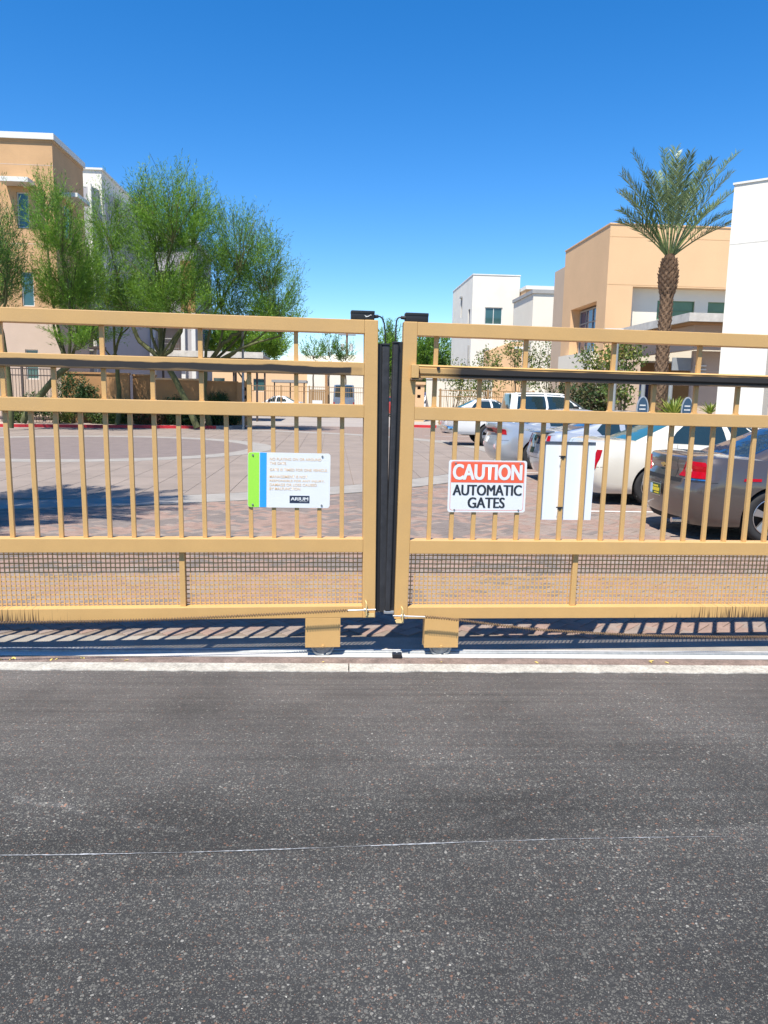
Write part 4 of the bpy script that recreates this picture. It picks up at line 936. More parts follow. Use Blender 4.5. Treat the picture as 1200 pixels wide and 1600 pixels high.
window(B, 'w', 33.55, (14.05, 15.72, 5.25, 6.06), trans=(5.65,), gm=m_gglass, fw=0.03, fm=m_gglass); window(B, 'w', 33.55, (16.32, 19, 5.3, 6.06), trans=(5.66,), gm=m_gglass, fw=0.03, fm=m_gglass)
part('step_wing', mat('tan stucco', (0.58, 0.44, 0.32), 0.9, 0.04, 0.8), B, (U0 + .02, 20, 39.31, 41.1, 0, 8.34))
for zz in (8.55, 6.6): part('control_joint', m_wtan, B, (U0, 22, 32.996, 32.999, zz, zz + .022))
part('window_bay', m_wwhite2, B, (U0 - 0.35, U0 - 0.003, 33.6, 38.4, 3.0, 3.84)); part('roof_edge', m_worange, B, (U0 - .03, 22.03, 32.97, 39.33, Hh + .001, Hh + 0.06))
B = thing('entrance_porch', 'weathered white flat canopy on tan walls behind the palm trunk', 'porch', (14.5, 26))
UP = 12.07
part('canopy_fascia', m_stained, B, (UP, 18, 26.0, 26.12, 4.45, 4.73), (UP, UP + 0.12, 26.121, 32.9, 4.45, 4.73)); part('canopy_roof', m_greyt, B, (UP + .13, 18, 26.13, 32.9, 4.59, 4.69)); part('ceiling', m_wbrown, B, (UP + .13, 18, 26.13, 32.9, 4.39, 4.449))
part('soffit_box', m_wpink, B, (UP + .5, 18, 26.6, 26.8, 3.55, 4.389), (UP + .5, UP + .7, 26.8, 32.9, 3.55, 4.389))
part('tan_wall', m_wpink, B, (12.95, 17.5, 27.3, 27.5, 0.13, 3.549)); part('side_wall', m_wpink, B, (11.3, 11.9, 29.5, 32.9, 0.13, 3.3))
for u, w in ((12.0, 28.4), (12.22, 27.4), (11.0, 26.9)): b = MB(); b.lathe([(0.075, 0.13), (0.075, 2.45), (0.001, 2.47)], 12, 'z', (u, w, 0)); b.build('column', m_pole, B, smooth=40)
for k in range(5): part('wall_louvre', m_trim, B, (13.0, 13.42, 27.24, 27.296, 3.0 - k * .13, 3.05 - k * .13))
part('low_panel', m_pole, B, (12.2, 12.9, 27.35, 27.4, 2.85, 3.3)); part('shop_front', m_bglass, B, (11.35, 12.9, 31.0, 31.05, 0.2, 2.6))
# cream tower slab at the right edge
B = thing('tower_slab', 'tall cream stucco slab wall with a horizontal joint at the right edge', 'building', (10.5, 20.3))
P0 = Vector((10.37, 20.33)); dn_ = Vector((0.72, -0.69)).normalized(); nn = Vector((0.69, 0.72)).normalized()
def pt2(a, c): q = P0 + dn_ * a + nn * c; return (q.x, q.y)
b = MB(); b.prism([pt2(0, 0), pt2(1.16, 0), pt2(1.16, .55), pt2(0, .55)], 0, 7.32); b.build('slab', m_wwhite, B)
b = MB(); b.prism([pt2(-.003, -.003), pt2(1.163, -.003), pt2(1.163, .553), pt2(-.003, .553)], 5.82, 5.845); b.build('joint', m_stained, B)
b = MB(); b.prism([pt2(1.9, 0.0), pt2(4.5, 0), pt2(4.5, .55), pt2(1.9, .55)], 0, 7.32); b.build('slab', m_wwhite, B)
b = MB(); b.prism([pt2(1.161, 0.0), pt2(1.899, 0), pt2(1.899, .55), pt2(1.161, .55)], 5.9, 7.32); b.build('lintel', m_wwhite, B)
b = MB(); b.prism([pt2(-.03, -.03), pt2(4.53, -.03), pt2(4.53, .58), pt2(-.03, .58)], 7.321, 7.37); b.build('cap', m_trim, B)
b = MB(); b.prism([pt2(1.2, 3.2), pt2(6, 3.2), pt2(6, 3.4), pt2(1.2, 3.4)], 0.1, 7.0); b.build('rear_wall', m_wtan, B)
b = MB(); b.prism([pt2(1.3, 3.15), pt2(3, 3.15), pt2(3, 3.19), pt2(1.3, 3.19)], 0.2, 3.2); b.build('dark_door', m_dark, B)

# white building in the right middle distance
B = thing('white_building', 'cream white three storey building with clipped corner and green window, right of centre', 'building', (14, 68))
UC = 12.07; b = MB(); Z = 12.24
wall(b, 'w', 68, UC, 16.2, 0, Z, [(13.22, 14.75, 8.1, 9.55), (13.2, 14.7, 4.6, 5.9)], 0.14); wall(b, 'u', UC, 68, 79.2, 0, Z, [(68.9, 69.9, 7.9, 9.5), (73.3, 74.0, 9.2, 10.9)], 0.14)
b.quad((UC, 68, Z), (16.2, 68, Z), (16.2, 79.2, Z), (UC, 79.2, Z)); b.quad((16.2, 68, 0), (16.2, 79.2, 0), (16.2, 79.2, Z), (16.2, 68, Z)); b.quad((UC, 79.2, 0), (16.2, 79.2, 0), (16.2, 79.2, Z), (UC, 79.2, Z)); b.build('wall', m_wwhite, B)
window(B, 'w', 68.1, (13.22, 14.75, 8.1, 9.55), mull=(13.98,), fw=0.06); window(B, 'w', 68.1, (13.2, 14.7, 4.6, 5.9), mull=(13.95,), fw=0.06); window(B, 'u', UC + .1, (68.9, 69.9, 7.9, 9.5), fm=m_greyt, gm=m_bglass); window(B, 'u', UC + .1, (73.3, 74.0, 9.2, 10.9), fm=m_greyt, gm=m_dark)
part('wall_light', m_greyt, B, (UC - 0.14, UC - 0.003, 68.6, 68.75, 4.3, 6.3)); part('wall_light', m_greyt, B, (UC - 0.14, UC - 0.003, 73.2, 74.1, 10.95, 11.1)); part('parapet_cap', m_trim, B, (UC - .04, 16.24, 67.96, 79.24, Z + .001, Z + .09))
B = thing('white_building', 'ivory block with grey roof cap between the white building and the apricot clubhouse', 'building', (16, 55))
b = MB(); b.box(14.1, 18.4, 55, 61, 0, 9.1); b.build('wall', m_wwhite2, B); part('roof_cap', m_greyt, B, (14.0, 18.5, 54.9, 61.1, 9.101, 9.35)); part('rear_block', m_worange, B, (16.3, 21, 66.2, 70, 0, 10.9)); part('cornice', m_trim, B, (16.25, 21, 66.0, 70.1, 10.901, 11.2))
B = thing('orange_shed', 'small apricot outbuilding with sloping parapet in front of the white building', 'building', (12.3, 56))
b = MB(); b.extrude_xz([(10.7, 0), (13.0, 0), (13.0, 5.62), (12.2, 5.55), (10.7, 4.95)], 53, 54.9); b.build('wall', m_worange, B); part('white_edge', m_trim, B, (12.4, 13.05, 52.9, 52.99, 5.1, 5.25))
t = thing('garden_pier', 'tan stucco pier with two square holes just right of the meeting posts', 'pier', (5.65, 50))
b = MB(); hs = [(5.50, 5.72, 2.2, 2.4), (5.50, 5.72, 1.65, 1.85)]
wall(b, 'w', 50, 5.3, 5.96, 0, 2.5, hs, 0.2); b.quad((5.96, 50, 0), (5.96, 50.6, 0), (5.96, 50.6, 2.5), (5.96, 50, 2.5)); b.quad((5.3, 50.6, 0), (5.96, 50.6, 0), (5.96, 50.6, 2.5), (5.3, 50.6, 2.5)); b.quad((5.3, 50, 0), (5.3, 50.6, 0), (5.3, 50.6, 2.5), (5.3, 50, 2.5)); b.build('pier', m_worange, t)
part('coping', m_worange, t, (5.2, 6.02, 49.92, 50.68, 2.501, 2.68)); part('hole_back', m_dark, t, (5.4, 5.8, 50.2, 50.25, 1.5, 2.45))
gwall('tan stucco wall with red painted kerb near the centre gap', 4.0, 5.9, 50.4, 1.0, m_worange)
gwall('cream wall behind the vine covered fence right of centre', 6.2, 10.6, 51.0, 2.9, m_wwhite2, capm=m_trim)
# poles
def pole(name, label, cat, u, w, r, z1, m): 
    t = thing(name, label, cat, (u, w)); b = MB(); b.lathe([(r * 1.1, 0.0), (r, z1), (0.001, z1)], 12, 'z', (u, w, 0)); b.build('post', m, t, smooth=40); return t
t = pole('sign_post', 'slim dark grey post standing in the planting bed before the pier', 'post', -4.25, 35.0 + 2.6, 0.055, 4.6, m_pole)
b = MB(); b.lathe([(0.075, 4.601), (0.075, 4.68), (0.001, 4.70)], 12, 'z', (-4.25, 37.6, 0)); b.build('cap', m_pole, t)
t = pole('lamp_post', 'grey lamp post with flat white lamp head left of the palm', 'street lamp', 11.10 * 0.86, 30 * 0.86, 0.062, 4.0, m_pole)
b = MB(); u, w = 11.10 * .86, 30 * .86; b.prism([(u - .50, w - .2), (u + .10, w - .25), (u + .12, w + .2), (u - .50, w + .15)], 4.01, 4.10); b.build('lamp_head', m_trim, t)
b = MB(); b.box(u - .06, u + .06, w - .08, w + .08, 3.90, 4.009); b.build('bracket', m_pole, t)
t = pole('utility_pole', 'brown wooden utility pole with grey transformers in the far centre', 'utility pole', 2.74, 150, 0.20, 14.0, m_wood)
part('crossarm', m_wood, t, (1.1, 4.4, 149.7, 149.78, 13.0, 13.2))
for k, uu in enumerate((1.9, 3.55)): b = MB(); b.lathe([(0.001, 10.1), (0.36, 10.1), (0.36, 11.4), (0.001, 11.5)], 12, 'z', (uu, 149.5, 0)); b.build('transformer', m_trim, t, smooth=40)
# oval marker signs before the porch
for u, w, lb in ((8.2, 20.0, 'blue oval marker sign with pale rim, nearer the palm trunk on its left'), (9.42, 20.0, 'blue oval marker sign with pale rim, right of the spiky bush')):
    t = thing('marker_sign', lb, 'sign', (u, w), group='oval marker signs before the porch')
    b = MB(); P = [(u + 0.165 * math.cos(a), 1.50 + (0.36 if math.sin(a) > 0 else 0.25) * math.sin(a)) for a in np.linspace(0, 2 * PI, 24, endpoint=False)]
    b.extrude_xz(P, w, w + 0.03); b.build('rim', m_zinc, t)
    b = MB(); P = [(u + 0.135 * math.cos(a), 1.50 + (0.325 if math.sin(a) > 0 else 0.22) * math.sin(a)) for a in np.linspace(0, 2 * PI, 24, endpoint=False)]
    b.extrude_xz(P, w - 0.004, w - 0.0005); b.build('face', mat('blue sign face', (0.03, 0.07, 0.12), 0.4, 0.1), t)
    b = MB(); b.box(u - 0.02, u + 0.02, w + .03, w + 0.06, 0.13, 1.3); b.build('post', m_pole, t)
    for z, ww in ((1.60, .16), (1.50, .17), (1.40, .15)):
        b = MB(); n = 5
        for k in range(n): b.box(u - ww / 2 + k * ww / n, u - ww / 2 + (k + .7) * ww / n, w - .0062, w - .0045, z, z + .035)
        b.build('lettering', m_trim, t)

# ------------------------------------------------------------------ plants
def unit(v): return v / np.maximum(np.linalg.norm(v, axis=-1, keepdims=True), 1e-9)
def foliage(par, name, blobs, origin, n, L, Wd, mats, w=(0.6, 0.3, 0.1), up=0.55, twig=0.5, per=9, droop=0.0, shell=0.35, clump=0.3, boughs=26, spread=0.085, loose=0.14, align=0.75):
    """leaf strips set along short twigs that reach up and outwards from each blob's root; n twigs in all"""
    vol = np.array([b[3] * b[4] * b[5] for b in blobs]) ** 0.8; vol /= vol.sum(); Q = []; MI = []; org = np.array(origin)
    for bl, share in zip(blobs, vol):
        c = np.array(bl[:3]); r = np.array(bl[3:6]); m = max(8, int(n * share))
        K = max(5, int(boughs * (r.mean() / 1.3) ** 1.5)); root = c - np.array([0, 0, r[2] * 0.85])
        ed = unit(rng.normal(size=(K, 3))); ed[:, 2] = ed[:, 2] * 0.9 + 0.12; ends = c + ed * r * rng.uniform(.72, 1.05, (K, 1))
        pick = rng.integers(0, K, m); f0 = rng.uniform(0.30, 1.0, (m, 1)) ** 0.8
        bow = np.array([0, 0, 1.0]) * (np.sin(f0 * PI) * 0.10 * r[2])
        E_ = ends[pick]; p = root * (1 - f0) + E_ * f0 - bow + rng.normal(size=(m, 3)) * r * spread
        rnd = rng.random(m) < loose; q_ = unit(rng.normal(size=(m, 3))) * rng.uniform(.2, 1, (m, 1)) ** .5; p[rnd] = (c + q_ * r)[rnd]
        out = unit(unit(E_ - root) * 0.75 + unit(p - c) * 0.35 + np.array([0, 0, up]) + rng.normal(size=(m, 3)) * 0.30)
        tw = twig * rng.uniform(0.5, 1.3, (m, 1)); tone = rng.choice(len(mats), K, p=w)[pick]; bright = np.where(rng.random(m) < .55, tone, rng.choice(len(mats), m, p=w))
        for k in range(per):
            f = (k + rng.uniform(0, 1, (m, 1))) / per; q = p + out * tw * f + np.array([0, 0, -1.0]) * droop * f * f * tw
            ld = unit(out * align + rng.normal(size=(m, 3)) * 0.5 + np.array([0, 0, 0.15])); side = unit(np.cross(ld, rng.normal(size=(m, 3))))
            l = L * rng.uniform(0.55, 1.25, (m, 1)); wd2 = Wd * rng.uniform(0.6, 1.2, (m, 1))
            a = q; e = q + ld * l; mid = (a + e) / 2
            Q.append(np.stack([a, mid + side * wd2 / 2, e, mid - side * wd2 / 2], axis=1)); MI.append(np.where(rng.random(m) < 0.2, rng.choice(len(mats), m, p=w), bright))
    return quads_mesh(name, np.concatenate(Q), np.concatenate(MI), mats, par)
def limb(b, p, q, r0, r1, wob=0.25, n=6, sides=6):
    p, q = Vector(p), Vector(q); path = []; rad = []; o1 = Vector([random.uniform(-1, 1) for _ in range(3)]) * wob
    for k in range(n + 1):
        f = k / n; path.append(p.lerp(q, f) + o1 * math.sin(PI * f) + Vector([random.uniform(-.04, .04) for _ in range(3)]) * (1 if 0 < k < n else 0)); rad.append(r0 + (r1 - r0) * f)
    b.tube(path, rad, sides); return path
def verde(label, base, fork, blobs, n, mats=m_verde, wts=(0.55, 0.30, 0.15), trunk_r=0.14, extra=(), L=0.19, Wd=0.024, name='palo_verde_tree', bark=m_bark, twig=0.85, per=12, twigs=9, group=None):
    t = thing(name, label, 'tree', (base[0], base[1]), group=group)
    blobs = [tuple(q[:3]) + tuple(v * 1.07 for v in q[3:]) for q in blobs]
    b = MB(); trunk_r *= 0.8; limb(b, base, fork, trunk_r * 1.25, trunk_r, 0.16, 6, 8)
    for bl in blobs:
        c = Vector(bl[:3]); low = c - Vector((0, 0, bl[5] * 0.75)); pth = limb(b, fork, low, trunk_r * 0.62, trunk_r * 0.30, 0.42, 6, 6)
        for k in range(twigs):
            d = unit(rng.normal(size=3)); d[2] = abs(d[2]) * 0.9 + 0.1
            e = c + Vector((d[0] * bl[3], d[1] * bl[4], d[2] * bl[5])) * 0.86; m_ = limb(b, low, low.lerp(e, 0.55) + Vector((0, 0, .1)), trunk_r * 0.26, trunk_r * 0.16, 0.12, 3, 4)
            limb(b, m_[-1], e, trunk_r * 0.16, 0.008, 0.12, 3, 3)
            for q in range(2):
                e2 = e + Vector(rng.normal(size=3) * 0.35 * bl[3]); limb(b, m_[-1], e2, trunk_r * 0.1, 0.006, 0.1, 3, 3)
    for pts, r0, r1 in extra:
        for i, (a, c) in enumerate(zip(pts, pts[1:])): limb(b, a, c, r0 + (r1 - r0) * i / (len(pts) - 1), r0 + (r1 - r0) * (i + 1) / (len(pts) - 1), 0.08, 4, 7)
    b.build('trunk', bark, t, smooth=60 if len(b.v) < 60000 else None)
    foliage(t, 'crown', blobs, fork, int(n * 1.05), L, Wd, mats, wts, twig=twig, per=per)
    return t
T1 = [(-13.05, 32.0, 7.7, 0.8, 1.24, 1.5), (-13.3, 33.0, 6.3, 1.1, 1.31, 1.38), (-14.2, 34.0, 6.1, 1.1, 1.38, 1.65)]
verde('palo verde at the far left edge with dark sparse boughs crossing the peach wall', (-13.3, 33, 0.1), (-13.6, 33, 4.6), T1, 1250, wts=(0.25, 0.1, 0.65), trunk_r=0.13)
T2 = [(-10.92, 33.0, 8.29, 0.91, 1.16, 1.42), (-10.95, 34.0, 6.45, 1.19, 1.37, 1.56), (-12.15, 35.0, 9.5, 0.45, 0.65, 0.85), (-10.49, 33.5, 4.08, 0.99, 0.89, 0.79), (-11.8, 34.5, 5.85, 0.99, 0.85, 0.71)]
verde('palo verde with a long leaning low trunk in front of the peach building corner', (-13.17, 34, 0.3), (-11.2, 34, 2.7), T2, 2200, trunk_r=0.15)
T3 = [(-9.8, 36.0, 8.96, 0.86, 1.13, 1.39), (-10.35, 37.0, 6.92, 1.29, 1.5, 1.7), (-9.49, 38.0, 5.93, 1.39, 1.31, 1.23), (-10.71, 36.5, 4.59, 1.23, 1.0, 0.77)]
verde('palo verde before the grey wing, left of the tallest tree', (-10.2, 37.6, 0.1), (-10.1, 37.2, 3.4), T3, 2000, wts=(0.5, 0.4, 0.1), trunk_r=0.12)
T4 = [(-6.93, 35.0, 9.3, 1.55, 1.65, 1.5), (-7.92, 36.0, 9.03, 1.26, 1.53, 1.8), (-6.42, 37.0, 9.43, 1.14, 1.32, 1.5), (-7.45, 35.5, 6.78, 1.74, 1.69, 1.65), (-8.55, 36.5, 5.49, 1.44, 1.2, 0.96), (-6.42, 35.0, 5.39, 1.5, 1.2, 0.9), (-8.39, 36.0, 9.9, 0.42, 0.69, 0.8)]
verde('tallest palo verde with a bent green trunk forking low over the orange wall', (-6.2, 36.2, 0.1), (-7.75, 36, 3.25), T4, 4300, trunk_r=0.16, extra=[([(-7.75, 36, 3.25), (-8.5, 36, 3.8), (-8.95, 36, 4.6)], 0.12, 0.09), ([(-7.75, 36, 3.25), (-7.3, 36, 3.55), (-6.9, 36, 4.3), (-6.65, 36, 5.0)], 0.11, 0.08)])
T5 = [(-4.24, 36.0, 8.19, 1.48, 1.48, 1.48), (-5.16, 37.0, 6.79, 1.48, 1.51, 1.54), (-3.35, 38.0, 7.72, 1.29, 1.42, 1.54), (-2.7, 36.5, 6.08, 1.17, 1.33, 1.48), (-4.06, 37.5, 5.43, 1.7, 1.34, 0.99), (-2.32, 36.0, 5.04, 0.8, 0.83, 0.86)]
verde('broad palo verde spreading right of the tallest one against the open sky', (-5.9, 37.9, 0.1), (-6.0, 37.4, 2.9), T5, 3700, trunk_r=0.15, wts=(0.55, 0.2, 0.25), extra=[([(-6.0, 37.4, 2.9), (-5.2, 37, 3.9), (-4.7, 37, 4.4), (-3.9, 37, 4.8)], 0.12, 0.06)])
T6 = [(-7.1, 61.0, 5.83, 2.33, 1.81, 1.29), (-5.24, 62.0, 5.46, 1.81, 1.42, 1.03), (-8.85, 63.0, 5.43, 1.29, 1.03, 0.78)]
verde('bright green rounded tree rising behind the long carport fascia', (-6.8, 62, 0), (-6.8, 62, 2.5), T6, 1900, wts=(0.3, 0.65, 0.05), L=0.26, Wd=0.06, name='small_tree')
for k, (bl, lb) in enumerate(zip([(-2.13, 89.0, 6.66, 1.3, 1.05, 1.2), (-0.34, 90.0, 7.38, 1.0, 1.12, 1.75), (1.52, 91.0, 6.64, 1.15, 0.97, 1.2)], ['sparse pale tree, left of three over the far cream wall', 'sparse tall thin tree, middle of three over the far cream wall', 'sparse tree in front of the utility pole over the far wall'])):
    verde(lb, (bl[0], bl[1], 0), (bl[0], bl[1], 4.2), [bl], 130, L=0.34, Wd=0.08, trunk_r=0.10, name='thin_tree', bark=m_bark2, per=7, twigs=10, mats=[m_verde[0], m_vine[0], m_verde[2]])
TG = [(5.86, 84.0, 6.6, 1.56, 1.91, 2.6), (7.66, 84.5, 5.0, 1.8, 1.42, 2.2)]
verde('feathery green tree seen through the slot between the two gate leaves', (6.2, 84, 0), (6.2, 84, 3), TG, 900, L=0.4, Wd=0.08, name='background_tree', wts=(.5, .3, .2))
TG = [(10.13, 85.0, 6.2, 2.12, 2.05, 2.6), (12.03, 86.0, 6.2, 2.0, 1.91, 2.4), (10.5, 85, 3.5, 2.4, 2, 1.8)]
verde('dense green tree just left of the white building', (10.8, 85, 0), (10.8, 85, 3), TG, 1700, L=0.42, Wd=0.09, name='background_tree', wts=(.5, .2, .3))

def bush(name, label, blobs, n, L, Wd, mats, w, stems=5, cat='shrub', group=None, twig=0.25, per=6, stem_m=m_bark2, shell=0.2):
    t = thing(name, label, cat, (blobs[0][0], blobs[0][1]), group=group); b = MB(); base = Vector((blobs[0][0], blobs[0][1], 0.1))
    for bl in blobs:
        for k in range(stems):
            e = Vector(bl[:3]) + Vector([random.uniform(-.7, .7) * bl[3], random.uniform(-.7, .7) * bl[4], random.uniform(-.2, .8) * bl[5]]); limb(b, base + Vector((random.uniform(-.1, .1), random.uniform(-.1, .1), 0)), e, 0.03, 0.008, 0.12, 4, 4)
    b.build('stems', stem_m, t); foliage(t, 'leaves', blobs, tuple(base), n, L, Wd, mats, w, up=0.3, twig=twig, per=per, loose=0.6, spread=0.16, align=0.2); return t
# hedge plants along the red kerb
bush('low_shrub', 'small bright green shrub on gravel behind the red kerb, farthest left', [(-14.7, 37.5, 0.45, .62, .4, .42)], 420, 0.10, 0.045, [m_hedge[1], m_hedge[0]], (.8, .2))
bush('low_shrub', 'small yellow green shrub second from the left behind the red kerb', [(-12.9, 37.9, 0.45, .55, .4, .45)], 360, 0.10, 0.045, [m_vine[1], m_hedge[1]], (.6, .4))
bush('clipped_hedge', 'round dark green hedge plant next to the reddish one behind the red kerb', [(-11.2, 38.3, 0.62, .75, .5, .58), (-10.3, 38.3, 0.6, .6, .5, .55)], 1500, 0.09, 0.045, [m_hedge[0], m_hedge[1]], (.6, .4))
bush('clipped_hedge', 'olive and reddish hedge plant in the middle of the row behind the red kerb', [(-9.2, 38.3, 0.6, .75, .5, .55), (-8.4, 38.4, .5, .4, .4, .42)], 1300, 0.09, 0.045, m_hedger, (.6, .4))
bush('clipped_hedge', 'dark green hedge plant right of the reddish one behind the red kerb', [(-7.6, 38.5, 0.55, .6, .5, .5), (-6.6, 38.6, 0.5, .7, .5, .48)], 1300, 0.09, 0.045, [m_hedge[0], m_hedge[1]], (.7, .3))
bush('clipped_hedge', 'shaded dark hedge at the right end of the planting bed by the kerb end', [(-5.6, 39.0, 0.5, .7, .5, .48), (-4.9, 39.4, .45, .5, .4, .4)], 900, 0.09, 0.045, [m_hedge[0], m_hedge[1]], (.95, .05))
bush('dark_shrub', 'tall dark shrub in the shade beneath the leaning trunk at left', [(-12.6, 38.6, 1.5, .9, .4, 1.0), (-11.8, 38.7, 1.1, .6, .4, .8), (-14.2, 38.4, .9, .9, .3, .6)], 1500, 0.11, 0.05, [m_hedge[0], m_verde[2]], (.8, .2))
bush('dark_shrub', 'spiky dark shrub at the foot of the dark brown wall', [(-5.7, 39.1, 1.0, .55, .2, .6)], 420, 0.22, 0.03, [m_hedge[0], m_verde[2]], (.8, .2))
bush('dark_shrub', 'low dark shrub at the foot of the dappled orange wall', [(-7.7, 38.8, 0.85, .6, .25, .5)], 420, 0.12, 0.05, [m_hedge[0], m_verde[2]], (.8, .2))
# loose climbing shrubs against the cream wall
vines = [([(7.3, 46.5, 3.0, 1.0, .4, .9), (8.2, 46.2, 2.2, 1.1, .4, .8)], 'straggly shrub by the tan pier rising over the iron fence'), ([(9.3, 46.5, 3.7, .8, .4, .9), (9.6, 46.3, 2.7, .9, .4, .8)], 'open leafy shrub in front of the apricot outbuilding'),
         ([(11.0, 45.6, 4.4, 1.1, .4, .7), (11.4, 45.6, 3.2, .9, .4, .9)], 'tall open shrub against the ivory block, left of the clubhouse'), ([(12.9, 45.3, 4.3, 1.2, .4, .8), (12.7, 45.3, 3.0, 1.1, .4, .9)], 'tall yellowing shrub against the cream wall beside the clubhouse'),
         ([(10.9, 31.0, 3.1, 1.0, .3, .7), (11.3, 31.0, 2.2, .8, .3, .7)], 'loose green shrub under the clubhouse window'), ([(10.6, 27.8, 3.2, .7, .35, .6), (10.4, 27.8, 2.1, .5, .3, .8)], 'leafy shrub right behind the grey lamp post')]
for bl, lb in vines: bush('climbing_shrub', lb, bl, 330, 0.16, 0.085, m_vine, (.65, .35), stems=6, twig=0.5, per=4)
bush('climbing_shrub', 'shady brown shrub bank behind the pickup bonnet', [(9.9, 31.5, 1.6, 1.2, .6, 1.0), (10.6, 30.5, 1.7, .8, .6, 1.1)], 800, 0.15, 0.07, [m_hedger[0], m_hedge[0]], (.6, .4), stems=12)
def rosette(label, u, w, z, n, L, mats=m_agave):
    t = thing('spiky_plant', label, 'plant', (u, w)); b = MB()
    for k in range(n):
        a = random.uniform(0, 6.28); e = random.uniform(0.35, 1.35); l = L * random.uniform(.7, 1.05); d = Vector((math.cos(a) * math.cos(e), math.sin(a) * math.cos(e), math.sin(e))); s_ = Vector((-math.sin(a), math.cos(a), 0)); p = Vector((u, w, z)); wd2 = 0.028
        prev = None
        for j in range(6):
            f = j / 5; c = p + d * l * f + Vector((0, 0, -0.22 * l * f * f)); ww = wd2 * (1 - f) ** 0.5 + 0.002; cur = (tuple(c - s_ * ww), tuple(c - Vector((0, 0, .006))), tuple(c + s_ * ww))
            if prev: b.quad(prev[0], cur[0], cur[1], prev[1], k % 2); b.quad(prev[1], cur[1], cur[2], prev[2], k % 2)
            prev = cur
    b.build('leaves', mats, t); b = MB(); b.lathe([(0.07, 0.1), (0.06, z + .03), (0.001, z + .05)], 8, 'z', (u, w, 0)); b.build('stem', m_bark2, t)
rosette('spiky yellow green plant at the foot of the date palm', 9.42, 20.8, 1.25, 120, 0.85)
rosette('small spiky plant in front of the tan wall right of the marker signs', 10.55, 21.0, 1.40, 40, 0.5)

